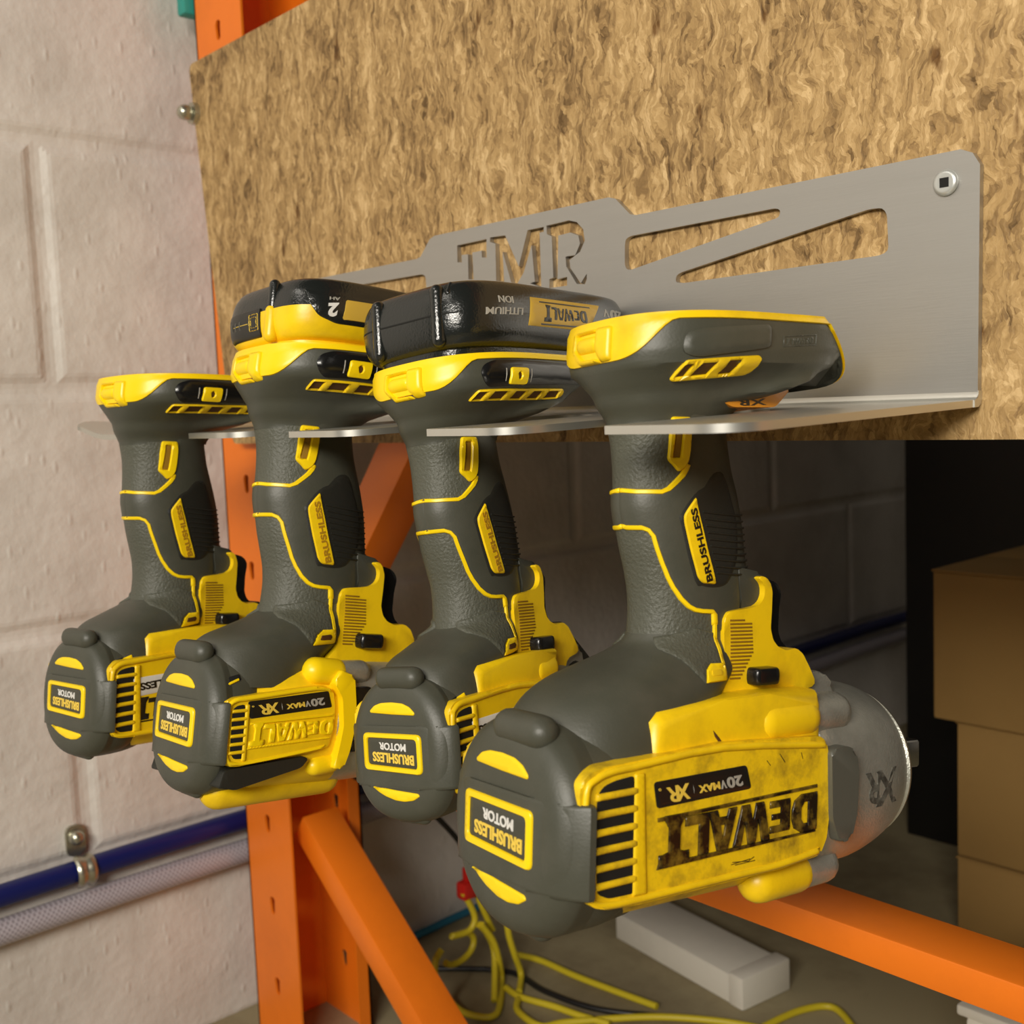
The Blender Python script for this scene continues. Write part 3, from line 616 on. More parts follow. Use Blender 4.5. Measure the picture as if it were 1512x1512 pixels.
t_ = wbuild('storage_tub', *box(-906, -892, 462, 530, 334, 400, 3), 'teal'); tag(t_, 'teal tub edge at the very top beside the orange post', 'tub')
# ================================================================== cordless impact wrenches
ZT = [-2, -4, -12, -20, -28, -36, -44, -52, -60, -68, -76, -84, -92]
HT = {'big': ([-21.5, -21, -19, -18, -17.7, -18, -16, -14, -11.3, -9.4, -8.6, -9, -10], [31.5, 31.7, 33, 35, 38.4, 40.8, 42.5, 43.5, 45, 46, 46, 46, 46]),
      'sm': ([-20, -19.5, -17.5, -17, -17, -17.3, -15.5, -13.8, -11.3, -8.9, -8, -8.5, -9.5], [29, 29.5, 31, 34, 37, 39.5, 41, 42, 43, 43.5, 43.5, 43.5, 43.5])}
def lerp(x, xs, ys):
    if x <= xs[0]: return ys[0]
    for i in range(len(xs)-1):
        if x <= xs[i+1]:
            t = (x-xs[i])/(xs[i+1]-xs[i]); return ys[i]*(1-t)+ys[i+1]*t
    return ys[-1]
DENSE = {}
for k_, (re_, fr_) in HT.items():
    zz = [2-i for i in range(102)]; raw = []
    for a_ in (re_, fr_):
        v_ = [lerp(-z, [-q for q in ZT], a_) for z in zz]
        for _ in range(6): v_ = [v_[0]]+[(v_[i-1]+2*v_[i]+v_[i+1])/4 for i in range(1, len(v_)-1)]+[v_[-1]]
        raw.append(v_)
    DENSE[k_] = (zz, *raw)
KS = 20.
def handle_rf(k, z):
    zz, a, b = DENSE[k]; i = max(0, min(len(zz)-1.001, 2-z)); j = int(i); t = i-j; return a[j]*(1-t)+a[j+1]*t, b[j]*(1-t)+b[j+1]*t
def handle_pt(k, s, z, off=0, A_=17.5, n=2.15):
    r, f = handle_rf(k, z); yc, b = (r+f)/2, (f-r)/2; th = s/KS; u = -math.cos(th); v = math.sin(th)
    x = A_*math.copysign(abs(v)**(2/n), v) if v else 0; y = yc+b*math.copysign(abs(u)**(2/n), u)
    nx = math.copysign(abs(x/A_)**(n-1), x)/A_; ny = math.copysign(abs((y-yc)/b)**(n-1), y-yc)/b; l = math.hypot(nx, ny)
    return (x+nx/l*off, y+ny/l*off, z)
def to_s(k, p, n=2.15):
    y, z = p; r, f = handle_rf(k, z); u = (y-(r+f)/2)/((f-r)/2); u = max(-1, min(1, u)); return (KS*math.acos(max(-1, min(1, -math.copysign(abs(u)**(n/2), u)))), z)

def sides(vf):
    gs = comps(vf); out = []
    for sg in (1, -1):
        g = [q for q in gs if sum(v[0] for v in q[0])*sg > 0]
        if g: out.append(merge(*g))
    return out
def patchm(sx, *a):
    a = list(a)
    return patch(*a, mirror=(float(sx) if sx else True)) if len(a) < 7 else patch(*a)
PATCH = patch
def comps(vf):
    V, F = vf; par = list(range(len(V)))
    def find(a):
        while par[a] != a: par[a] = par[par[a]]; a = par[a]
        return a
    for f in F:
        r = find(f[0])
        for i in f[1:]: par[find(i)] = r
    gr = {}
    for f in F: gr.setdefault(find(f[0]), []).append(f)
    if len(gr) < 2: return [vf]
    out = []
    for fs in gr.values():
        ids = {}
        for f in fs:
            for i in f: ids.setdefault(i, len(ids))
        vs = [None]*len(ids)
        for i, j in ids.items(): vs[j] = V[i]
        out.append((vs, [tuple(ids[i] for i in f) for f in fs]))
    return sorted(out, key=lambda g: -sum(v[0] for v in g[0])/len(g[0]))
def impact_wrench(kind, size, label, cat, battery=None):
    """kind: 'A' (high torque, large), 'B' (mid torque with yellow front strap), 'C' (compact, white label)"""
    big = size == 'big'; k = size
    T = bpy.data.objects.new('impact_wrench', None); COL.objects.link(T); tag(T, label, cat, 'cordless tools hanging in the rack')
    def part(name, vf, m_, parent=None, angle=40, lab=None):
        groups = [vf] if any(q in name for q in ('lettering', 'marks', 'symbol', 'brand')) else (sides(vf) if name in ('louvre_bars', 'grip_ribs', 'housing_ribs') else comps(vf))
        first = None
        for g_ in groups:
            o = build(name, g_[0], g_[1], m_, parent or T, angle)
            if lab: o['label'] = lab
            first = first or o
        return first
    def patch(*a):
        return PATCH(*a) if len(a) == 7 or getattr(a[1], 'mid', None) is None else PATCH(*a, mirror=a[1].mid)
    D_ = lambda nm: DATA[('big_' if big else 'sm_')+nm]
    # warp of the head for the smaller tools
    yk = [-72, -60, -52, -43, -31, -12, 20, 62, 95, 150]; yv = [-50, -41, -37, -31, -22, -9, 20, 42, 58, 84]
    zk = [88, 101, 110, 132, 152, 172, 194]; zv = [88, 99, 105, 123, 139, 156, 172.5]
    def wy(y): return y if big else lerp(y, yk, yv)
    def wz(z): return z if (big or z > -88) else -lerp(-z, zk, zv)
    def wx(x, z):
        if big: return x
        g_ = math.copysign(lerp(abs(x), [0, 22, 42, 60], [0, 17.4, 31.4, 45]), x)+2.2; return x+(g_-x)*lerp(-z, [88, 112], [0, 1])
    def mirx(P): return ([(-p[0]+(0 if big else 4.4), p[1], p[2]) for p in P[0]], [f_[::-1] for f_ in P[1]])
    def wp(p): return (wx(p[0], p[2]), wy(p[1]), wz(p[2]))
    def wpoly(P): return [(wy(a), wz(b)) for a, b in P]
    def wv(vf): return [wp(p) for p in vf[0]], vf[1]
    trees = []
    def addt(vf): trees.append(BVHTree.FromPolygons([Vector(v) for v in vf[0]], vf[1])); return vf
    def px_fn(trs, x0=60.):
        def fn(a, b, off):
            best = None
            for t in trs:
                h = t.ray_cast(Vector((x0, a, b)), Vector((-1, 0, 0)))
                if h[0] is not None and (best is None or h[0].x > best[0].x): best = h
            if best is None:
                for t in trs:
                    h = t.find_nearest(Vector((20, a, b)))
                    if best is None or (h[3] < best[3]): best = h
            p, nrm = best[0], best[1]
            if nrm.x < 0: nrm = -nrm
            nn = Vector((max(nrm.x, .5), nrm.y*.5, nrm.z*.5)).normalized(); q = p+nn*off; return (q.x, q.y, q.z)
        return fn
    def py_fn(trs, y0=-150.):
        def fn(a, b, off):
            best = None
            for t in trs:
                h = t.ray_cast(Vector((a, y0, b)), Vector((0, 1, 0)))
                if h[0] is not None and (best is None or h[0].y < best[0].y): best = h
            if best is None:
                for t in trs:
                    h = t.find_nearest(Vector((a, -60, b)))
                    if best is None or (h[3] < best[3]): best = h
            return (best[0].x, best[0].y-off, best[0].z)
        return fn
    # ---------------- handle
    rings = []
    z = 3.
    while z > -100: rings.append([handle_pt(k, 2*math.pi*KS*i/56, z) for i in range(56)]); z -= 2.
    # ring order: angle measured from the rear, full turn
    def full(z):
        out = []
        r, f = handle_rf(k, z); yc, b = (r+f)/2, (f-r)/2
        for i in range(56):
            t = 2*math.pi*i/56; c, s = math.cos(t), math.sin(t); n = 2.15
            out.append((17.5*math.copysign(abs(s)**(2/n), s), yc-b*math.copysign(abs(c)**(2/n), c), z))
        return out
    rings = [full(3-2*i) for i in range(52)]
    hv = addt(loft(rings)); t_handle = trees[-1]
    H = part('handle', hv, 'rubber_grip')
    fh = lambda s, z, off: handle_pt(k, s, z, off)
    S_ = lambda P: [to_s(k, p) for p in P]
    lu, ll, lu_r, ll_r = D_('line_up'), D_('line_lo'), None, None
    ll_top = [p for p in ll if p[1] > -84]; ll_bot = [p for p in ll if p[1] <= -80]
    rear_up = (handle_rf(k, lu[0][1])[0]-1, lu[0][1]+.1); rear_lo = (handle_rf(k, ll[0][1])[0]-1, ll[0][1])
    # smooth rubber between the two yellow lines and towards the front
    ov = [rear_up]+lu+[tuple(D_('window')[3])]+[(D_('window')[1][0]+.2, 1.5)]
    fr = lambda z: handle_rf(k, z)[1]
    ov += [(fr(1.5)+1, 1.5)]+[(fr(-q)+1, -q) for q in range(8, 78, 8)]
    ov += [(ll_top[-1][0]+.2, -84), ]+[tuple(p) for p in ll_top[::-1]]+[rear_lo]
    ovs = S_(ov)
    part('rubber_overmould', patch([ovs], fh, .55, 1.7, .8, .5), 'rubber', H, 50)
    # yellow trim
    su = S_([rear_up]+lu)
    far0 = patch([band(su[:3]+[(a_+4, b_) for a_, b_ in su[3:]], 1.9)], fh, 1.0, 1.2, .35, .4, False)
    tr = merge(patch([band(su, 1.9)], fh, 1.0, 1.2, .35, .4, False), ([(-q[0], q[1], q[2]) for q in far0[0]], far0[1]))
    slo = S_([rear_lo]+ll_top)
    tr2 = patch([band(slo, 1.9)], fh, 1.0, 1.2, .35, .4, False)
    far = patch([band([slo[0], slo[1], slo[2]]+[(a_+4.5, b_) for a_, b_ in slo[3:]], 1.9)], fh, 1.0, 1.2, .35, .4, False)
    tr2 = merge(tr2, ([(-q[0], q[1], q[2]) for q in far[0]], far[1]))
    part('grip_trim', merge(tr, tr2), 'yellow_clean', H, 50)
    wn = D_('window'); wh = D_('winhole')
    sh4 = lambda P: [(a_+4, b_) for a_, b_ in P]
    far1 = patch([sh4(S_(rnd(wn, 1.2, 3))), sh4(S_(wh))], fh, 1.5, 1.2, .5, .5, False)
    part('trim_window', merge(patch([S_(rnd(wn, 1.2, 3)), S_(wh)], fh, 1.5, 1.2, .5, .5, False), ([(-q[0], q[1], q[2]) for q in far1[0]], far1[1])), 'yellow_clean', H, 50)
    part('window_recess', patch([S_([(a, b) for a, b in wh])], fh, .75, 1.4, .2, .4, False), mat_rib, H)
    # ribbed front grip: black rubber, mostly painting in the shade of the handle front
    gp = D_('grip'); part('shaded_front_grip', patch([S_(cr2([tuple(p) for p in gp]+[tuple(gp[0])], 3)[:-1])], fh, .95, 1.6, 1.0, .5), 'rubber_dark', H, 50)
    pl = D_('plate'); rb = []
    zlo = min(p[1] for p in gp)+6; zhi = max(p[1] for p in pl)-2
    zz = zlo
    while zz < zhi-2:
        t = (zz-pl[5][1])/(pl[0][1]-pl[5][1]); xs_ = pl[5][0]+(pl[0][0]-pl[5][0])*t+1.4; r_, f_ = handle_rf(k, zz)
        a = to_s(k, (xs_, zz))[0]; bq = KS*math.pi*.80
        P_ = [fh(a+(bq-a)*i/10, zz-.6*math.sin(i/10*3), 1.0) for i in range(11)]
        rb.append(tube(P_, .42, 6)); rb.append(([(-q[0], q[1], q[2]) for q in tube(P_, .42, 6)[0]], tube(P_, .42, 6)[1])); zz += 2.6
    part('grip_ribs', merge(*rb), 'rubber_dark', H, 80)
    ps = S_(rnd(pl, 1.5, 3))
    PL = part('name_plate', patch([ps], fh, 1.7, 1.5, .5, .5), 'yellow', H, 50, 'yellow name plate on the grip')
    b0, t0 = DATA[('big_' if big else 'sm_')+'platetxt']
    dv = Vector((t0[0]-b0[0], t0[1]-b0[1])); nn = Vector((-dv.y, dv.x)).normalized()
    if nn.x > 0: nn = -nn
    B0 = Vector(b0)+dv*.02; T0 = Vector(t0)-dv*.05
    q = [B0+nn*.4, T0+nn*.4, T0+nn*3.3, B0+nn*3.3]
    part('plate_lettering', text_on('BRUSHLESS', [to_s(k, p) for p in q], fh, 1.95, .03), 'ink' if kind == 'A' else 'yellow_shadow', H)
    # ---------------- battery foot
    sx = 0 if big else 4.5; zt = 36 if big else 33
    fk = [(-2, -19.5, 31, 17.6, 2.15), (1, -21, 33, 18.5, 2.2), (4, -23.2, 37, 20.5, 2.2), (6, -25, 43, 22.5, 2.3), (7.5, -26, 49, 24.5, 2.35), (9.5, -27.2, 56, 27, 2.4), (13, -29, 61, 31.5, 2.5), (18, -30, 69, 36.5, 2.6), (23, -30.5, 76, 38.3, 2.7), (zt-2, -30, 76, 38.5, 2.7), (zt, -29, 75, 37.8, 2.7)]
    if big: fk = [(a+(2.6 if 5 < a < 14 else 0), b-2, c+3, d, e) for a, b, c, d, e in fk]
    else: fk = [(a+(3 if 5 < a < 14 else (1 if a < 20 and a > 13 else 0)), b, c, d, e) for a, b, c, d, e in fk]
    fc0 = 54 if big else 70
    def fring(zp, grow=0, N=64):
        ks = [f_[0] for f_ in fk]; r, f, a, n = [lerp(zp, ks, [q_[i] for q_ in fk]) for i in range(1, 5)]; shx = sx*min(1, max(0, zp/18))
        rr = foot_ring(zp, shx, r, f, a+grow, grow, n, N); return [(x, y, min(zp, zt+grow-1.0*max(0, y-fc0))+.09*y) for x, y, z_ in rr]
    lv = [zp for zp in [-3+1.5*i for i in range(int((zt+3)/1.5)+1)]]+[zt]
    fv = loft([fring(zp) for zp in lv]); FT = BVHTree.FromPolygons([Vector(v) for v in fv[0]], fv[1])
    B = part('battery_foot', fv, 'rubber')
    def smooth01(t): t = max(0, min(1, t)); return t*t*(3-2*t)
    def zb(y): return (20 if big else 19)+((zt-2.2)-(20 if big else 19))*smooth01((y+(31.5 if big else 28))/(14 if big else 12)) if y < 0 else zt-2.2
    rows = []
    base = fring(zt, .8, 96)
    for r_ in range(9):
        row = []
        for i in range(96):
            y_ = base[i][1]; z0 = zb(y_); zp = z0+(zt+.8-z0)*r_/8; row.append(fring_pt(fk, zp, i, 96, .9 if r_ > 0 else -.3, sx, lerp, zt, fc0))
        rows.append(row)
    rows.insert(1, [fring_pt(fk, zb(base[i][1])+.25, i, 96, .75, sx, lerp, zt, fc0) for i in range(96)])
    rows.append([fring_pt(fk, zt+1.2, i, 96, -1.0, sx, lerp, zt, fc0) for i in range(96)])
    cvf = loft(rows, (False, True)); CT = BVHTree.FromPolygons([Vector(v) for v in cvf[0]], cvf[1])
    part('foot_cover', cvf, 'yellow' if big else 'yellow_clean', B, 35)
    fy = py_fn([CT, FT])
    fx = px_fn([CT, FT], 90)
    # latch recess: raised hexagon frame with a rounded barrel
    z1 = zt-2.6
    lx = sx-1.5
    lat = [(lx-9, z1), (lx+9, z1), (lx+11.5, z1-2), (lx+11.5, z1-8), (lx+5, z1-13), (lx-6, z1-13), (lx-10.5, z1-7.5)]
    lat = [(a, b-.09*30) for a, b in lat]
    hole = [(lx-6.5, z1-2.6-1.5), (lx+5.5, z1-1.5-2.6), (lx+7, z1-8.8-1), (lx+3, z1-11-2.4), (lx-4, z1-11-2.4), (lx-7.5, z1-9)]
    ym = 'yellow' if big else 'yellow_clean'
    part('latch_wedge', patch([rnd([(lx+4.5, z1-2.6), (lx+12.5, z1-2.6), (lx+12.5, z1-15.5), (lx+7.5, z1-16), (lx+3.5, z1-10)], 1, 2)], fy, 1.8, 1.4, 1.4, .5, False), ym, B, 50)
    part('latch_frame', patch([rnd([(lx-9.5, z1-2.8), (lx+4, z1-2.8), (lx+4, z1-4), (lx-7, z1-4.2), (lx-7.6, z1-10), (lx-3, z1-14.2), (lx+5, z1-14.4), (lx+7, z1-16), (lx-5, z1-16), (lx-10.5, z1-10)], .7, 2)], fy, 1.5, 1.3, .6, .6, False), ym, B, 50)
    q0 = fy(lx-2, z1-7, 0); part('latch_barrel', capsule((lx-4.5, q0[1]+1.6, z1-8.6), (lx+3, q0[1]+1.4, z1-8.6), 3.6), ym, B, 60)
    rp = lambda P: [(a, b) for a, b in P]
    if big:
        part('side_pad', patchm(sx, [rnd(rp([(-16.5, 20), (-10.5, 18.6), (19, 24.8), (22.5, 26), (22.6, 33), (20.5, 34), (-10.5, 29), (-15.5, 27)]), 3, 3)], fx, 1.8, 1.8, 1.5, .5), 'rubber', B, 50)
        fr_ = rnd(rp([(-14.3, 11.2), (-12.8, 10.6), (17, 15.4), (19, 16.6), (19, 21.2), (17.6, 22.1), (-14.3, 17.3)]), 1.2, 3)
        wnd = [[(-13, 12.1), (-10, 12.6), (-10.3, 16.6), (-13.2, 16.2)], [(-7.5, 13), (-1.2, 14), (-1.2, 17.9), (-7.8, 17)], [(3.5, 14.6), (9.5, 15.5), (9.5, 19.6), (3.5, 18.7)]]
        part('vent_frame', patchm(sx, [fr_]+wnd, fx, 1.2, 1.4, .4, .5), 'yellow', B, 50)
        part('vent_opening', merge(*[patchm(sx, [w_], fx, .35, 2, .2, .2) for w_ in wnd]), mat_brown, B)
        lq = [(47.0, 32.6), (31.2, 29.9), (31.2, 27.4), (47.2, 30.0)]  # word reads rotated by half a turn
        part('moulded_logo', merge(logo(lq, fx, .35, 1.2), patchm(sx, [[(29.8, 26.6), (49, 29.5), (49, 34), (29.8, 31)], [(30.4, 27.2), (48.4, 30), (48.4, 33.4), (30.4, 30.5)]], fx, .3, 2, .15, .2)), 'rubber', B)
        # amber lamp under the front of the foot
        pr = prism(rnd([(10, 13), (14, 6.8), (22, 4.4), (46, 6.6), (55, 15), (50, 18), (14, 16)], 2), -14, 20, 0, 2)
        part('work_light', pr, mat_amber, B, 40, 'amber work light under the foot')
        part('light_lettering', text_on('XR', [(40, 9.5), (24, 7.5), (24, 5.0), (41, 7.0)], px_fn([BVHTree.FromPolygons([Vector(v) for v in pr[0]], pr[1])]), .2, .02), 'ink', B)
    else:
        y0 = -14.5
        pad = [(y0+3, 18.2-.6), (60, 25.5), (66, 30.6), (60, 34.6), (y0+6, 29.6), (y0+1, 27.2), (y0-.5, 23)]
        PD = patchm(sx, [rnd(pad, 3.5, 4)], fx, 1.4, 1.8, 1.2, .5); pdt = BVHTree.FromPolygons([Vector(v) for v in PD[0]], PD[1])
        part('side_pad', PD, 'black', B, 50); fxx = px_fn([pdt, FT, CT], 90)
        sq = rnd([(-1.2, 19.2), (10.4, 20.0), (10.6, 27.4), (-.8, 26.6)], 1.3, 3); hl = [(4.8+1.2*math.cos(a_*.785), 23.3+1.7*math.sin(a_*.785)) for a_ in range(8)]
        part('square_button', patchm(sx, [sq, hl], fxx, 1.0, 1.3, .4, .4), 'yellow_clean', B, 50)
        part('button_socket', patchm(sx, [hl], fxx, .3, .8, .1, .2), mat_brown, B)
        part('tick_mark', patchm(sx, [[(-3.4, 20.2), (-2.9, 20.2), (-2.9, 26), (-3.4, 26)]], fxx, .25, 3, .1, .2), 'grey_print', B); part('tick_mark', patchm(sx, [[(13.1, 21.2), (13.6, 21.2), (13.6, 27.2), (13.1, 27.2)]], fxx, .25, 3, .1, .2), 'grey_print', B)
        fr_ = rnd([(-13.5, 12.2), (42, 17.4), (45, 18.6), (45, 21.2), (43, 21.8), (-13.5, 16.4)], .9, 2)
        wnd = [[(a, 12.9+.094*(a+13)), (b, 12.9+.094*(b+13)), (b, 15.7+.094*(b+13)), (a, 15.7+.094*(a+13))] for a, b in ((-12.5, -8), (-4.5, 4), (9, 17), (21.5, 29), (33.5, 41.5))]
        part('vent_frame', patchm(sx, [fr_]+wnd, fx, 1.1, 1.5, .4, .5), 'yellow', B, 50); part('vent_opening', merge(*[patchm(sx, [w_], fx, .3, 2.5, .2, .2) for w_ in wnd]), mat_brown, B)
    # ---------------- head: grey rear shell and hump
    cz = lambda y: -149.8+.04*y
    hk = [(-78, -7, 42, 14, 2.2), (-86, -9.5, 41, 17.3, 2.2), (-90, -13, 40, 19.5, 2.25), (-94, -22, 38, 21.5, 2.3), (-98, -33, 36, 24, 2.4), (-103, -45, 30, 27, 2.5), (-110, -55.5, 24, 29.6, 2.4), (-120, -61, 14, 31.5, 2.4), (-131, -62, 4, 32.5, 2.5)]
    def hring(z, r, f, a, n): return ring_xy(z, 0, (r+f)/2, a, (f-r)/2, n, 56)
    hump = addt(wv(loft(smooth_rings(hk, hring, 4)))); t_hump = trees[-1]
    RS = part('rear_shell', hump, 'rubber')
    rk_ = [(-62, 35.5, 38.3, 2.3), (-54, 35.6, 38.9, 2.4), (-46, 35.2, 38.9, 2.6), (-38, 34, 38.4, 2.7), (-32, 31, 37, 2.8), (-29, 29, 35.5, 2.8)]
    rs = addt(wv(loft(smooth_rings(rk_, lambda y, a, b, n: ring_xz(y, 0, cz(y), a, b, n, 64), 4)))); t_rear = trees[-1]
    part('motor_sleeve', rs, 'rubber', RS)
    if kind != 'B': part('lower_skid', wv(loft(smooth_rings([(-60, 25, 23, 2.3), (-48, 25.5, 23.2, 2.4), (-34, 25, 22.6, 2.4), (-20, 23, 20.5, 2.4), (-10, 19, 16, 2.4), (-5, 12, 10, 2.2)], lambda y, a, b, n: ring_xz(y, 0, -168.5, a, b, n, 48), 3))), 'rubber', RS)
    # ---------------- motor cap
    ck = [(-69.8, 26, 27, 2.1), (-69.3, 29.5, 30.5, 2.1), (-67.8, 33, 34.5, 2.12), (-64.5, 36.6, 37.4, 2.2), (-60, 38.0, 38.8, 2.3), (-57, 37.0, 39.2, 2.4), (-50, 35.0, 38.9, 2.5)]
    cap = addt(wv(loft(smooth_rings(ck, lambda y, a, b, n: ring_xz(y, 0, cz(-60), a, b, n, 72), 3)))); t_cap = trees[-1]
    CP = part('motor_cap', cap, 'rubber')
    pb = [(-36, -56), (-40.6, -58.6), (-40.4, -61), (-37, -64.5), (-31, -67.8), (-24, -70.2), (-18, -71), (18, -71), (24, -70.2), (31, -67.8), (37, -64.5), (40.4, -61), (40.6, -58.6), (36, -56)]
    bandv = addt(wv(prism(pb, -170.5, -138.5, 2, 1.6, 2))); t_band = trees[-1]
    part('cap_band', bandv, 'rubber', CP, 35)
    fc = py_fn([t_band, t_cap])
    W2 = lambda P: [(wx(a, b), wz(b)) for a, b in P]
    o_ = [(-21.5, -142.2), (21, -142.8), (21, -163.2), (-21.5, -161.6)]; i_ = [(-18.3, -145.0), (18, -145.6), (18, -160.4), (-18.3, -158.8)]
    out_, in_ = rnd(W2(o_), 2.6, 4), rnd(W2(i_), 1.6, 3)
    part('badge_frame', patch([out_, in_], fc, 1.0, 1.6, .4, .5, False), 'yellow_clean', CP, 50)
    BG = part('badge', patch([in_], fc, .35, 2, .3, .3, False), 'plate', CP)
    # lettering is upside down because the tool hangs by its foot
    part('badge_lettering', text_on('BRUSHLESS', W2([(15.8, -153.5), (-14.6, -152.3), (-14.6, -157.2), (15.8, -158.6)]), fc, .62, .035), 'gold', CP)
    part('badge_lettering', text_on('MOTOR', W2([(10.3, -147.8), (-9.3, -147.2), (-9.3, -151.1), (10.3, -151.9)]), fc, .62, .03), 'white', CP)
    cu = [(-16.4, -130.6), (-13, -128), (-8, -126.6), (0, -126.2), (8, -126.8), (13, -128.6), (16.6, -131.6), (16.2, -133), (0, -132.6), (-16, -131.8)]
    cl = [(-16.4, -170.8), (-15.6, -170.0), (0, -171.5), (16, -172.6), (17, -174), (12.5, -176.6), (6, -177.6), (-.5, -177.2), (-8, -175.2), (-13, -173)]
    wide = 1.0 if big else 1.0
    for P_ in (cu, cl): part('cap_vent', patch([rnd(W2(P_), .8, 2)], fc, .55, 1.5, .35, .4, False), 'yellow_clean', CP, 50)
    kz = -118.5 if big else -115.2; ky = -61; bx_ = 5.5 if big else 1.5
    part('top_bumper', wv(capsule((-9+bx_, ky-3, kz+1), (10+bx_, ky-3, kz+1), 6.4 if big else 6.6)), 'rubber', CP, 60)
    part('bottom_bumper', wv(merge(capsule((-7, -57, -186.8), (9, -57, -187.3), 5.2), )), 'rubber', CP, 60)
    # ---------------- yellow motor housing
    if kind in 'AC':
        yk_ = [(-34, 30, 33, 3), (-28, 32.5, 36, 3), (20, 33.5, 36.6, 3), (60, 33.5, 36.8, 3), (62, 33, 36.4, 3)]
        yv_ = addt(wv(loft([ring_xz(y, 0, cz(y), a, b, n, 64) for y, a, b, n in yk_]))); t_y = trees[-1]
        YH = part('motor_housing', yv_, 'yellow_worn' if big else 'yellow')
        sh = addt(wv(prism([(-28.5, -130), (-27.8, -114), (-23.5, -110.6), (8, -107.6), (30, -106.5), (60, -106.5), (62, -112), (62, -130)], -34, 34, 0, 5.5, 4))); t_sh = trees[-1]
        part('shoulder', sh, 'yellow', YH, 45)
        for sx_ in (1, -1):
            part('screw_boss', wv(capsule((sx_*27.5, 33, -118), (sx_*27.5, 54, -117.5), 8.6)), 'yellow', YH, 60); part('screw_boss', wv(capsule((sx_*24, 36, -181), (sx_*24, 56, -180), 8.2)), 'yellow', YH, 60)
        pn = wpoly(DATA['panel']); pv = addt(prism(rnd(pn, 1.5, 3), wx(30, -150), wx(37, -150), 0, 1.3, 2)); t_p = trees[-1]
        pv2 = mirx(pv)
        part('side_panel', merge(pv, pv2), 'yellow_worn' if big else 'yellow', YH)
        f_p = px_fn([t_p, t_y]); f_p.mid = None if big else 2.2
        # raised rim round the louvres
        outp = [p for p in DATA['panel']]
        rim_c = [(59, -127.5), (3, -124.4), (-39, -127.6), (-50, -128.6), (-56.5, -130.6), (-60.2, -134.6), (-60.6, -152), (-59, -168), (-56, -172), (-50, -173.3), (-38, -173.4), (8, -171.8), (34, -171), (56, -168.5)]
        part('panel_rim', patch([band(cr2(wpoly(rim_c), 3), 2.6)], f_p, 1.1, 1.6, 1.0, .4), 'yellow', YH, 60)
        sl_ = [(-55.8, -136), (-53, -133), (-48, -131.6), (-39.5, -130.6), (-38.5, -151), (-38.5, -171), (-50, -171.2), (-55, -169), (-56, -152)]
        part('louvre_recess', patch([rnd(wpoly(sl_), 1.5, 2)], f_p, .25, 2, .3, .3), 'void', YH)
        bars = []
        for i in range(6):
            zc = -136.6-i*6.0
            bars.append(patch([rnd(wpoly([(-56.4, zc-1.3), (-38, zc-1.0+.6), (-38, zc+2.0), (-56.4, zc+1.2)]), .5, 2)], f_p, 1.25, 1.4, .7, .3))
        part('louvre_bars', merge(*bars), 'yellow_worn' if big else 'yellow', YH, 60)
        part('louvre_post', patch([rnd(wpoly([(-39.5, -130), (-35, -130), (-33, -172), (-39.5, -172)]), .8, 2)], f_p, .9, 1.6, .8, .3), 'yellow', YH, 60)
        if big:
            LB = part('rating_label', patch([rnd(DATA['label'], 1.6, 4)], f_p, .35, 2.5, .3, .3, False), 'plate_black', YH)
            Q = lambda nm: DATA[nm]
            q = Q('t_20'); part('label_lettering', text_on('20', [q[3], (lerp(.42, [0, 1], [q[3][0], q[2][0]]), q[3][1]-.6), (lerp(.42, [0, 1], [q[3][0], q[2][0]]), q[0][1]-.7), q[0]], f_p, .55, .03), 'grey_print', YH)
            l = DATA['label']; y0, y1 = l[0][0], l[1][0]; zt_, zb_ = (l[0][1]+l[1][1])/2, (l[2][1]+l[3][1])/2
            def lq(u0, u1, v0, v1, LL=l):   # u from the left edge of the label in the picture, v from its top; text turned half round
                def P_(u, v):
                    a = Vector(LL[0])*(1-u)+Vector(LL[1])*u; b = Vector(LL[3])*(1-u)+Vector(LL[2])*u; return tuple(a*(1-v)+b*v)
                return [P_(u1, v0), P_(u0, v0), P_(u0, v1), P_(u1, v1)]
            bpy.data.objects.remove([c for c in YH.children if c.name.startswith('label_lettering')][0])
            label_text(part, f_p, lq, YH)
            wq = DATA['word']; WD = logo([wq[3], wq[2], wq[1], wq[0]], f_p, .75, 1.3)
            part('brand_lettering', WD, 'ink_worn', YH, 50)
            part('brand_bars', merge(patch([DATA['bar_a']], f_p, .7, 1.6, .2, .3, False), patch([DATA['bar_b']], f_p, .7, 1.6, .2, .3, False)), 'ink_worn', YH)
            part('scratch_marks', merge(*[patch([band(P_, .35)], f_p, .12, 1.5, .1, .1, False) for P_ in ([(8, -167.6), (18, -166.7)], [(8.5, -166.8), (17, -167.4), (20, -166.2)], [(10, -168), (20.5, -167.6)], [(26, -131), (28, -133)], [(45, -129.5), (46, -132)], [(33, -129), (36, -132.5)])]), 'ink_worn', YH)
            part('nick', patch([rnd([(0.5, -118.2), (4, -121.5), (6.6, -124.6), (3.6, -123.0), (1.4, -120.6)], .5, 2)], px_fn([t_sh, t_y]), .3, 1.2, .2, .3), mat_brown, YH)
        else:
            l = DATA['t1_label']; l = [l[0], (l[1][0]+26, l[1][1]+1.6), (l[2][0]+26, l[2][1]+1.4), l[3]]
            part('rating_label', patch([rnd(l, .8, 2)], f_p, .35, 2.5, .3, .3, False), 'white', YH)
            def P_(u, v): a = Vector(l[0])*(1-u)+Vector(l[1])*u; b = Vector(l[3])*(1-u)+Vector(l[2])*u; return tuple(a*(1-v)+b*v)
            part('label_lettering', text_on('BRUSHLESS', [P_(.86, .25), P_(.07, .3), P_(.07, .72), P_(.86, .7)], f_p, .5, .04), 'ink', YH)
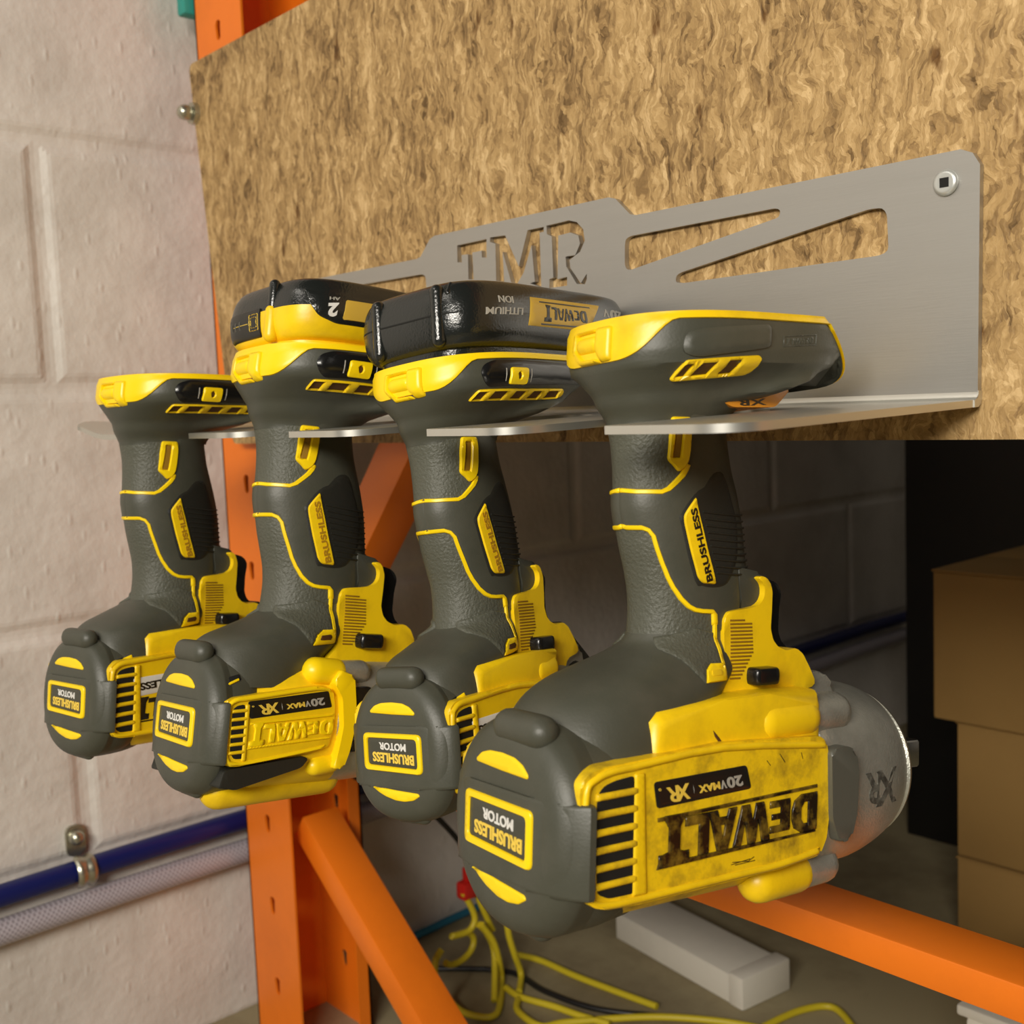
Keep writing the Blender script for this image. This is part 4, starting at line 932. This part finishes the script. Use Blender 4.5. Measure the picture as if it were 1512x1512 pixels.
            wq = [(20, -147), (-27, -149.5), (-26, -139.6), (20, -137)]
            part('brand_lettering', logo([wq[3], wq[2], wq[1], wq[0]], f_p, .3, 1.5), 'ink', YH)
            part('brand_bars', merge(patch([[(-28, -150.9), (20, -148.4), (20, -149.2), (-28, -151.7)]], f_p, .3, 2, .1, .2, False)), 'ink', YH)
    else:
        yk_ = [(-26, 26, 28, 3), (-20, 28.5, 30.5, 3), (20, 29.5, 30.8, 3), (24, 29, 30, 3)]
        c2 = lambda y: -138.2+.04*y
        yv_ = addt(loft([ring_xz(y, 0, c2(y), a, b, n, 64) for y, a, b, n in yk_])); t_y = trees[-1]
        YH = part('motor_housing', yv_, 'yellow')
        pn = rnd(DATA['t2_panel'], 2, 3); pv = addt(prism(pn, 26, 31.0, 0, 1.2, 2)); t_p = trees[-1]
        part('side_panel', merge(pv, mirx(pv)), 'yellow', YH)
        f_p = px_fn([t_p, t_y]); f_p.mid = None if big else 2.2
        rim_c = [(11, -122.6), (3.0, -122.0), (-30, -126.4), (-37, -127.4), (-40.4, -130.6), (-40.8, -140), (-39.4, -151.4), (-36, -153.9), (-28, -153.9), (0, -149.8), (10, -148)]
        part('panel_rim', patch([band(cr2(rim_c, 3), 1.9)], f_p, 1.0, 1.5, .8, .4), 'yellow_clean', YH, 60)
        sl_ = [(-38.4, -131.5), (-36.5, -129.6), (-32.6, -129.0), (-31.8, -140), (-31.6, -152), (-36, -152), (-38.0, -149)]
        part('louvre_recess', patch([rnd(sl_, 1, 2)], f_p, .25, 2, .3, .3), 'void', YH)
        part('louvre_bars', merge(*[patch([rnd([(-38.8, z_-.8), (-31.4, z_-.2), (-31.4, z_+1.3), (-38.8, z_+.7)], .4, 2)], f_p, 1.1, 1.3, .5, .3) for z_ in [-132-3.5*i for i in range(6)]]), 'yellow', YH, 60)
        part('louvre_post', patch([rnd([(-32.3, -129), (-30.2, -129), (-30.2, -153), (-32.3, -153)], .6, 2)], f_p, .8, 1.6, .5, .3), 'yellow', YH, 60)
        l = DATA['t2_label']; l = [(l[0][0]+1, l[0][1]), (l[1][0]-.5, l[1][1]), (l[2][0]-.5, l[2][1]), (l[3][0]+1, l[3][1])]
        part('rating_label', patch([rnd(l, .9, 2)], f_p, .3, 2.5, .3, .3, False), 'plate_black', YH)
        def lq(u0, u1, v0, v1, LL=l):
            def P_(u, v):
                a = Vector(LL[0])*(1-u)+Vector(LL[1])*u; b = Vector(LL[3])*(1-u)+Vector(LL[2])*u; return tuple(a*(1-v)+b*v)
            return [P_(u1, v0), P_(u0, v0), P_(u0, v1), P_(u1, v1)]
        label_text(part, f_p, lq, YH)
        wq = DATA['t2_word']; wq = [wq[0], wq[1], wq[2], wq[3]]
        part('brand_lettering', logo([wq[3], wq[2], wq[1], wq[0]], f_p, .8, 1.3), 'yellow_clean', YH, 50)
        part('brand_bars', merge(patch([DATA['t2_ba']], f_p, .8, 1.6, .3, .3, False), patch([DATA['t2_bb']], f_p, .8, 1.6, .3, .3, False)), 'yellow_clean', YH)
        # yellow strap round the front of the motor
        st_ = [(14.5, -113), (22, -116), (24.2, -130), (24.2, -140), (22.4, -150), (19.5, -158), (14, -158), (16.2, -150), (18, -139), (16.2, -126), (11, -119)]
        sv_ = prism(rnd(st_, 2, 3), 24, 33.5, 0, 2, 3); part('front_strap', merge(sv_, ([(-p[0], p[1], p[2]) for p in sv_[0]], [f_[::-1] for f_ in sv_[1]])), 'yellow_clean', YH)
        for sx_ in (1, -1):
            part('screw_boss', capsule((sx_*25, 5.5, -114.5), (sx_*25, 16, -115), 6.4), 'yellow_clean', YH, 60); part('screw_boss', capsule((sx_*26, 8.5, -157), (sx_*26, 17, -156), 4.6), 'yellow_clean', YH, 60)
        part('lower_bumper', capsule((10, -30, -168.5), (10, 24, -164.5), 8.2, 24), 'yellow', YH, 60); part('lower_bumper', capsule((-10, -20, -168.0), (-10, 24, -164.5), 8.2, 24), 'yellow', YH, 60)
        bl = prism(rnd([(-40, -156.5), (-34, -156), (0, -152), (2, -153.5), (-2, -157), (-16, -160.5), (-34, -165), (-42, -164)], 1.5, 3), -31.2, 31.2, 0, 1.5); part('lower_skid', bl, 'rubber_dark', YH)
    # ---------------- trigger housing
    hin = [(20.7, -104), (20.4, -93.8), (19.9, -84), (20.1, -78.8), (22.0, -76.0), (25, -75.4), (33.0, -74.6), (37.8, -73.8), (40.7, -72.1), (42.1, -69.7), (42.3, -67.0), (41.4, -64.6), (38.5, -62.4)]
    hout = [(41.1, -61.6), (45.0, -63.6), (46.6, -67.8), (46.4, -75), (45.9, -83), (47.5, -87.5), (50.3, -90.2), (55.2, -91.9), (61.1, -91.0), (65.2, -93.5), (69.3, -99.1), (73.1, -105.1), (72, -107), (63, -109), (60, -114), (21, -114), (14, -111)]
    ho = hin+hout
    if not big: ho = [(a-1.5 if a > 44 else a, b) for a, b in ho]
    if kind == 'B': ho = [(min(a, 67), b) if b < -88 else (a, b) for a, b in ho]
    hsv = addt(prism(rnd(ho, 1.2, 3), -19.5, 19.5, 0, 2.2, 3)); t_h = trees[-1]
    TH = part('trigger_housing', hsv, 'yellow', None, 45)
    f_h = px_fn([t_h])
    rib = []
    n_r = 17
    for i in range(n_r):
        zc = -79.2-i*1.42; x1 = 35.8-(.9 if i < 10 else .9+(i-9)*1.1)+i*.12
        if i == 0: x1 = 31
        rib.append(patch([[(22.9+.1*i if i < 6 else 23.4, zc-.35), (x1, zc-.35), (x1, zc+.35), (22.9+.1*i if i < 6 else 23.4, zc+.35)]], f_h, .5, 3, .3, .2))
    part('housing_ribs', merge(*rib), mat_rib, TH, 60)  # dark amber on the raised ribs paints in their shading lines
    # rubber lobe above the trigger and the dark strip
    lb_ = [(30, -58), (42, -60.2), (43.6, -62.6), (44.2, -66), (43.2, -70), (40.6, -73.2), (36.5, -75.2), (30, -76.2), (24, -78), (22.5, -80), (22.5, -90), (22.5, -106), (32, -106), (32, -70), (31, -66)]
    part('rubber_guard', prism(rnd(lb_, 1.5, 3), -16.6, 16.6, 0, 3.5, 3), 'rubber_dk', H, 45)
    tg = [(50, -63.6), (57, -63.2), (61.5, -64.2), (64.8, -66.6), (65.6, -69.5), (64.4, -76), (64.2, -85), (66, -89), (70.5, -92.6), (58, -94), (50, -92), (46, -86), (45, -72)]
    if not big: tg = [(a-2, b) for a, b in tg]
    tg = [(a-3, b) for a, b in tg]
    part('trigger', prism(rnd(tg, 1.5, 3), -9.5, 9.5, 0, 2.6, 3), 'black')
    by, bz = (39.3, -101.2) if big else (37.2, -100.0)
    bo = []
    for s_ in (1, -1):
        rr_ = []
        for xx, g_ in ((17, 1.0), (20, 1.0), (24.2, 1.0), (25.2, .9), (25.6, .7)):
            rr_.append([(s_*xx, by+y_*g_, bz+z_*g_) for y_, z_ in rnd([(-6.2, -3.6), (6.2, -3.4), (6.8, 0), (6.2, 3.6), (-6.2, 3.4), (-6.8, 0)], 3.4, 5)])
        bo.append(loft(rr_))
    part('direction_button', merge(*bo), 'black', None, 40)
    # lower pad of the grip, the rest of the yellow line and its foot
    f_l = px_fn([t_handle, t_hump])
    sm = DATA[('big_' if big else 'sm_')+'seam']; tp = D_('trap')
    lowpad = [(-7, -86)]+[(a, b) for a, b in sm[1:]]+[tuple(tp[0]), tuple(tp[1]), tuple(tp[2])]+[(ll_bot[-1][0]-.7, ll_bot[-1][1]+4)]+[(ll_bot[0][0]-.7, -84)]+[(8, -82)]
    lv_ = patch([lowpad], f_l, .9, 1.7, .8, .6); part('lower_grip_pad', lv_, 'rubber_grip', H, 60)
    t_l = BVHTree.FromPolygons([Vector(v) for v in lv_[0]], lv_[1]); f_2 = px_fn([t_handle, t_hump, t_l])
    part('grip_trim', merge(patch([band([ll_top[-2], ll_top[-1]]+[tuple(p) for p in ll_bot if p[1] < -84], 1.9)], f_2, .9, 1.3, .35, .5), patch([rnd([tuple(p) for p in tp], .6, 2)], f_2, 1.0, 1.3, .5, .5)), 'yellow_clean', H, 50)
    part('trim_notch', patch([[tuple(p) for p in D_('traphole')]], px_fn([t_handle, t_hump, t_l]), 1.3, 1.3, .2, .4), mat_brown if not big else 'yellow', H)
    if kind == 'C':
        f_s = px_fn([t_hump, t_rear]); part('shell_slot', patch([rnd([(-37, -121.5), (-35.5, -119.4), (-27.5, -116.2), (-27, -118.4), (-33, -120.8), (-36, -123.6)], .5, 2)], f_s, .5, 1.3, .4, .4), 'yellow_clean', RS)
        part('shell_slot', patch([rnd([(-37.6, -119.6), (-36, -118.6), (-32, -117.4), (-32.4, -118.6), (-36, -120.4)], .4, 2)], f_s, .3, 1.3, .2, .3), 'void', RS)
    if kind == 'B':
        f_s = px_fn([t_hump, t_rear]); part('shell_slot', patch([rnd([(-41, -120.6), (-39.5, -118.4), (-33, -116.6), (-32.4, -119), (-38, -120.6), (-40.4, -122.4)], .5, 2)], f_s, .5, 1.3, .4, .4), 'void', RS)
        part('shell_slot', patch([rnd([(-40.4, -121.4), (-38, -120), (-33.6, -118.2), (-33.4, -119.4), (-37.8, -121.2), (-40, -122.6)], .4, 2)], f_s, .8, 1.3, .3, .4), 'yellow_clean', RS)
    # ---------------- gear case
    if kind == 'A':
        gk = [(61, 34.5, 34.5, 2.5), (66, 37, 37.4, 2.5), (88, 37.2, 38, 2.3), (98, 37.2, 38.2, 2.1), (107, 35.8, 37, 2), (115, 33.2, 34.6, 2), (123, 29, 30.4, 2), (130, 24.4, 25.6, 2), (135, 20.8, 21.6, 2), (137.5, 18, 18.6, 2)]
        gv = addt(loft(smooth_rings(gk, lambda y, a, b, n: ring_xz(y, 0, cz(y), a, b, n, 72), 4))); t_g = trees[-1]
        G = part('gear_case', gv, 'alu')
        part('case_rim', loft([ring_xz(y, 0, cz(y), a, a, 2, 72) for y, a in ((117, 32.2), (118, 33.2), (120, 32.4), (122, 29.4))]), 'alu', G)
        for sx_ in (1, -1):
            part('screw_boss', capsule((sx_*25, 60, -117.5), (sx_*25, 76, -117), 8.4), 'alu', G, 60); part('screw_boss', capsule((sx_*24, 60, -179.5), (sx_*24, 72, -178.8), 7.6), 'alu', G, 60)
        part('case_neck', prism(rnd([(58, -104), (80, -101), (88, -108), (90, -122), (58, -122)], 3), -17, 17, 0, 4, 3), 'alu', G)
        npad = [(a+3, b) for a, b in DATA['nosepad']]
        pd = prism(rnd(npad, 2.5, 4), 30, 39.3, 0, 1.6, 3); part('side_bumper', merge(pd, ([(-p[0], p[1], p[2]) for p in pd[0]], [f_[::-1] for f_ in pd[1]])), 'rubber_mid', G)
        fg = px_fn([t_g])
        part('case_lettering', text_on('X', [(104.5, -140), (90.5, -141), (90.5, -155.6), (106.5, -154.6)], fg, .25, .03), 'ink_alu', G); part('case_lettering', text_on('R', [(93.8, -140.6), (83.6, -141.2), (83.2, -153.6), (93.4, -154.4)], fg, .25, .03), 'ink_alu', G)
        A_ = cz(146)
        part('anvil', merge(cyl((0, 135, A_+1), (0, 144, A_+1), 12, 28, 9.5), prism(rnd([(-6.3, A_-6.3), (6.3, A_-6.3), (6.3, A_+6.3), (-6.3, A_+6.3)], 1), 143, 161, 1, .8)), 'steel')
    elif kind == 'B':
        c2 = lambda y: -138.6+.05*y
        gk = [(16, 28, 28.5, 2.8), (22, 30.4, 30.4, 2.8), (58, 30, 29.8, 2.6), (66, 27, 27, 2.3), (72, 23, 23, 2.1), (76, 19, 19, 2)]
        gv = loft(smooth_rings(gk, lambda y, a, b, n: ring_xz(y, 0, c2(y), a, b, n, 64), 4)); G = part('gear_case', gv, 'alu')
        part('case_neck', prism(rnd([(20, -106), (60, -104.5), (68, -108), (70, -122), (20, -122)], 2), -15, 15, 0, 3, 3), 'alu', G)
        for sx_ in (1, -1): part('screw_boss', capsule((sx_*25, 16, -115), (sx_*25, 30, -114.5), 5.6), 'alu', G, 60)
        pd = prism(rnd([(a+1, b) for a, b in [(22.5, -121.8), (31, -120.6), (34.6, -123.6), (35.4, -131), (34.6, -141), (31, -150), (22, -151), (25, -138.7)]], 1.5, 3), 24, 32.4, 0, 1.4, 3); part('side_bumper', merge(pd, ([(-p[0], p[1], p[2]) for p in pd[0]], [f_[::-1] for f_ in pd[1]])), 'black', G)
        part('retaining_clip', tube(spline([(16, 58, -106), (17, 66, -108), (15, 72, -113), (10, 75, -118)], 4), 1.1, 8), 'steel', G, 60)
        part('anvil', merge(cyl((0, 75, c2(76)), (0, 82, c2(76)), 9, 28, 7.5), prism(rnd([(-4.7, c2(80)-4.7), (4.7, c2(80)-4.7), (4.7, c2(80)+4.7), (-4.7, c2(80)+4.7)], .8), 81, 94, 1, .6)), 'steel')
    else:
        c2 = lambda y: -138.6+.06*y
        gk = [(40, 27, 27.5, 2.6), (44, 29, 29.4, 2.5), (60, 28, 28.5, 2.3), (70, 24, 24, 2.1), (78, 18, 18, 2)]
        gv = loft(smooth_rings(gk, lambda y, a, b, n: ring_xz(y, 0, c2(y), a, b, n, 64), 4)); G = part('gear_case', gv, 'alu')
        part('case_neck', prism(rnd([(44, -103), (70, -99), (82, -105), (84, -120), (44, -122)], 3), -14, 14, 0, 3, 3), 'alu', G)
        part('nose_bumper', loft(smooth_rings([(70, 25, 25, 2.2), (76, 26, 26, 2.2), (84, 23, 23, 2.1), (92, 17, 17, 2)], lambda y, a, b, n: ring_xz(y, 0, c2(y), a, b, n, 48), 3)), 'rubber_dark', G)
        part('nose_bumper', prism(rnd([(62, -92), (68, -90.5), (78, -100), (92, -112), (90, -118), (76, -110)], 2), -13, 13, 0, 3, 3), 'rubber_dark', G)
        part('anvil', cyl((0, 90, c2(90)), (0, 102, c2(90)), 6.4, 6, 6.4), 'steel')
    # ---------------- battery
    if battery: battery_pack(part, battery, zt)
    return T
def fw(zp):
    t = max(0, min(1, (zp-4)/5.)); return t*t*(3-2*t)
def foot_ring(zp, cx, r, f, a, g, n, N):
    yc, b = (r+f)/2, (f-r)/2+g; out = []
    for i in range(N):
        t = 2*math.pi*i/N; c, s = math.cos(t), math.sin(t); m_ = n if s < 0 else n+(4.4-n)*fw(zp); af = a+(max(a, 38+g)-a)*fw(zp)*max(0, min(1, s*1.6))
        out.append((cx+af*math.copysign(abs(c)**(2/m_), c), yc+b*math.copysign(abs(s)**(2/m_), s), zp))
    return out
def fring_pt(fk, zp, i, N, grow, sx, lerp, zt, fc0):
    ks = [f_[0] for f_ in fk]; r, f, a, n = [lerp(zp, ks, [q_[j] for q_ in fk]) for j in range(1, 5)]; shx = sx*min(1, max(0, zp/18))
    t = 2*math.pi*i/N; c, s = math.cos(t), math.sin(t); n = n if s < 0 else n+(4.4-n)*fw(zp); x = shx+(a+grow)*math.copysign(abs(c)**(2/n), c); y = (r+f)/2+((f-r)/2+grow)*math.copysign(abs(s)**(2/n), s)
    return (x, y, min(zp, zt+1.2-1.0*max(0, y-fc0))+.09*y)
def label_text(part, f_p, lq, YH):
    part('label_lettering', text_on('20', lq(.745, .915, .34, .80), f_p, .55, .03), 'grey_print', YH)
    part('label_lettering', text_on('V', lq(.675, .735, .42, .76), f_p, .55, .03), 'grey_print', YH)
    part('label_lettering', text_on('MAX', lq(.44, .665, .44, .74), f_p, .55, .035), 'gold', YH)
    part('label_rule', patch([lq(.385, .393, .2, .86)], f_p, .5, 3, .1, .2, False), 'grey_print', YH)
    part('label_lettering', text_on('X', lq(.20, .345, .26, .86), f_p, .55, .03), 'gold', YH); part('label_lettering', text_on('R', lq(.11, .235, .28, .88), f_p, .56, .02), 'gold', YH)
    part('label_lettering', text_on('o', lq(.035, .06, .26, .36), f_p, .5, 0), 'gold', YH)
def battery_pack(part, kind, zt):
    sx = 5.
    def rg(zp, r, f, a, n): return [(x, y, zp+.09*y) for x, y, z_ in ring_xy(zp, sx, (r+f)/2, a, (f-r)/2, n, 72)]
    F1 = 116.5 if kind == 'black' else 92
    neck = loft(smooth_rings([(zt-1, -24, F1-6, 32, 4), (zt+5.5, -24.5, F1-6, 33, 4)], rg, 2))
    lo = [(zt+4, -24, F1-5, 33, 4.5), (zt+5.5, -26, F1-3, 36, 4.5), (zt+9, -28, F1-1, 38.4, 4.5), (zt+14, -29, F1, 39.4, 4.5), (zt+19, -29.4, F1, 39.8, 4.5)]
    hi = [(zt+19, -29.4, F1, 39.8, 4.5), (zt+25, -29, F1, 39.4, 4.5), (zt+30, -27.6, F1-1, 38.2, 4.5), (zt+33.5, -25, F1-3, 36, 4.5), (zt+35, -21, F1-8, 31, 4.5)]
    if kind == 'two':
        lo = [(zt+2.5, -24, F1-5, 32, 4.5), (zt+4, -26, F1-3, 36, 4.5), (zt+8, -28, F1-1, 38.4, 4.5), (zt+13, -29, F1, 39.4, 4.5), (zt+17, -29.4, F1, 39.8, 4.5)]
        hi = [(zt+17, -29.2, F1, 39.6, 4.5), (zt+23, -28.5, F1, 39.2, 4.5), (zt+27, -27.2, F1-1, 38, 4.5), (zt+30, -25, F1-3, 36, 4.5), (zt+31.2, -21, F1-8, 31, 4.5)]
    lov = loft(smooth_rings(lo, rg, 3)); hiv = loft(smooth_rings(hi, rg, 3)); m_lo = 'black_gloss' if kind == 'black' else 'yellow'
    B = part('battery_pack', lov, m_lo, None, 40, 'black battery pack seated on the foot' if kind == 'black' else 'black and yellow 2 Ah battery pack seated on the foot')
    part('battery_neck', neck, m_lo, B); part('battery_lid', hiv, 'black_gloss', B)
    tr = [BVHTree.FromPolygons([Vector(v) for v in q[0]], q[1]) for q in (lov, hiv)]
    def fx(a, b, off):
        best = None
        for t in tr:
            h = t.ray_cast(Vector((90, a, b)), Vector((-1, 0, 0)))
            if h[0] is not None and (best is None or h[0].x > best.x): best = h[0]
        if best is None: best = Vector((sx+39, a, b))
        return (best.x+off, best.y, best.z)
    def fy(a, b, off):
        best = None
        for t in tr:
            h = t.ray_cast(Vector((a, -90, b)), Vector((0, 1, 0)))
            if h[0] is not None and (best is None or h[0].y < best.y): best = h[0]
        if best is None: best = Vector((a, -26, b))
        return (best.x, best.y-off, best.z)
    dz = -2.4
    if kind == 'black':
        part('seam', patch([band([(-30+sx, zt+19.6+dz), (sx, zt+19.2+dz), (30+sx, zt+19.2+dz)], .8)], fy, .25, 3, .2, .3, False), 'void', B)
        for x_ in (-17, 19): part('end_rib', capsule((sx+x_, -27.2, zt+8+dz), (sx+x_, -26.9, zt+30.0+dz), 3.3), 'black_gloss', B, 60)
        for x_ in (-23, -12, -6, 0, 6, 12, 24): part('grip_notch', capsule((sx+x_, -25.2, zt+28.6+dz), (sx+x_-.8, -22, zt+33.0+dz), 1.5), 'black_gloss', B, 60)
        q = DATA['b3lab']; q = [(a+2, b+.6) for a, b in q]
        part('side_label', patch([q], fx, .3, 3, .2, .2, False), 'gold_label', B)
        lg = DATA['b3logo']; part('label_lettering', logo([(lg[3][0]-3, lg[3][1]-1.6), (lg[2][0]+3, lg[2][1]-1.0), (lg[1][0]+3, lg[1][1]+1.4), (lg[0][0]-1, lg[0][1]+1.2)], fx, .5, 2), 'ink', B)
        part('label_bars', merge(patch([[(22, 49.8), (66, 54.4), (66, 53.6), (22, 49)]], fx, .5, 3, .1, .2, False), patch([[(22, 60.4), (66, 64.6), (66, 63.9), (22, 59.7)]], fx, .5, 3, .1, .2, False)), 'ink', B)
        part('side_lettering', text_on('LITHIUM', [(9.4, 55), (-14.1, 52.3), (-14.4, 49), (8.6, 51.6)], fx, .3, .01), 'grey_print', B)
        part('side_lettering', text_on('ION', [(3, 59.6), (-6.5, 58.6), (-6.5, 55.4), (3, 56.2)], fx, .3, .01), 'grey_print', B)
        part('side_lettering', text_on('20', [(101, 68.5), (86, 67), (86, 61), (100.6, 62.8)], fx, .3, .03), 'grey_print', B); part('side_lettering', text_on('V', [(84.6, 66.5), (78.5, 66), (78.5, 61.6), (84.6, 62.2)], fx, .3, .01), 'grey_print', B)
    else:
        # yellow wrap rising at the rear, black gauge window
        for x_ in (10,): part('end_rib', capsule((sx+x_+2, -27.8, zt+5+dz), (sx+x_+2, -27.8, zt+16+dz), 3.2), 'yellow', B, 60)
        for x_ in (10,): part('end_rib', capsule((sx+x_+2, -27.5, zt+18+dz), (sx+x_+2, -27.5, zt+28.5+dz), 2.6), 'black_gloss', B, 60)
        gx0, gx1 = sx-25, sx+4
        g_ = [(gx0, zt+5.5+dz), (gx1, zt+5.5+dz), (gx1+.5, zt+18.6+dz), (gx0+1, zt+18.6+dz)]
        part('charge_gauge', patch([rnd(g_, 1, 2)], fy, .8, 2, .3, .3, False), 'plate_black', B)
        c0 = gx1-4.6; zc = zt+12.4+dz
        sq = lambda r: [(c0-r, zc-r), (c0+r, zc-r), (c0+r, zc+r), (c0-r, zc+r)]
        part('gauge_symbol', merge(patch([rnd(sq(3.9), .8, 2), sq(3.4)], fy, 1.1, 2, .1, .2, False), patch([sq(2.6), sq(2.1)], fy, 1.1, 2, .1, .2, False), patch([sq(1.4)], fy, 1.1, 2, .1, .2, False), patch([[(gx0+4, zc-.2), (c0-4, zc-.2), (c0-4, zc+.2), (gx0+4, zc+.2)]], fy, 1.0, 2, .1, .2, False)), 'gold', B)
        for i in range(3): part('gauge_light', patch([[(gx0+3.4+i*4, zc-3.2), (gx0+4.6+i*4, zc-3.2), (gx0+4.6+i*4, zc+3.4), (gx0+3.4+i*4, zc+3.4)]], fy, 1.05, 2, .1, .2, False), 'grey_dim', B)
        part('side_cheek', patch([rnd([(-24, 56), (-22, 48.5), (-18, 43.5), (-10, 41.4), (30, 45), (74, 49.5), (74, 60), (-20, 54)], 2, 3)], fx, .5, 2.5, .5, .4, False), 'black_gloss', B)
        part('side_lettering', text_on('2', [(-10.0, 50.8), (-14.6, 49.8), (-14.9, 43.6), (-10.6, 44.2)], fx, .9, .05), 'white', B)
        part('side_lettering', text_on('AH', [(-10.4, 44.2), (-14.8, 43.6), (-14.6, 41.8), (-10.4, 42.2)] if 0 else [(-9.6, 53.4), (-14.2, 52.8), (-14.2, 51.4), (-9.6, 51.9)], fx, .9, .0), 'grey_print', B)
        part('side_label', patch([[(-7.5, 43.6), (28, 47), (28, 56.4), (-6.4, 53.0)]], fx, .85, 3, .2, .2, False), 'gold_label', B)
mat_brown = mat('shadowed_slot', (.09, .035, .004), .7); mat_amber = mat('amber_lens', (.62, .24, .015), .25); mat_rib = mat('shaded_rib_amber', (.30, .16, .01), .5)
M['plate_black'] = mat('black_label', (.012, .011, .009), .28); M['gold_label'] = mat('gold_label', (.62, .40, .05), .4)
M['ink_alu'] = mat('worn_dark_print', (.05, .048, .04), .45, var=.7, vscale=220, col2=(.28, .28, .24)); M['grey_dim'] = mat('unlit_gauge', (.07, .07, .06), .4)
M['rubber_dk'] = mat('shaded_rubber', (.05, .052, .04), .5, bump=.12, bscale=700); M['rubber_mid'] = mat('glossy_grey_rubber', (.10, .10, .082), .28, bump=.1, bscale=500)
M['yellow_shadow'] = mat('emboss_shade_amber', (.42, .22, .01), .45)  # darker yellow that paints the shade of the embossed letters
def place(T, i):
    p = POSES[i]; T.matrix_world = Matrix.Translation(W3(*p['t'])) @ Matrix(p['R']).to_4x4() @ Matrix.Scale(p['s'], 4)
POSES = DATA['poses']
t4 = impact_wrench('A', 'big', 'largest yellow and grey impact wrench, scuffed, hanging nearest and rightmost in the metal rack', 'impact wrench'); place(t4, 3)
t3 = impact_wrench('C', 'sm', 'yellow and grey cordless tool with an all-black battery, third from the left in the rack', 'impact wrench', 'black'); place(t3, 2)
t2 = impact_wrench('B', 'sm', 'yellow impact wrench with a black and yellow battery marked 2, second from the left', 'impact wrench', 'two'); place(t2, 1)
t1 = impact_wrench('C', 'sm', 'smaller yellow and grey cordless tool without a battery, leftmost, nearest the block wall', 'impact wrench'); place(t1, 0)
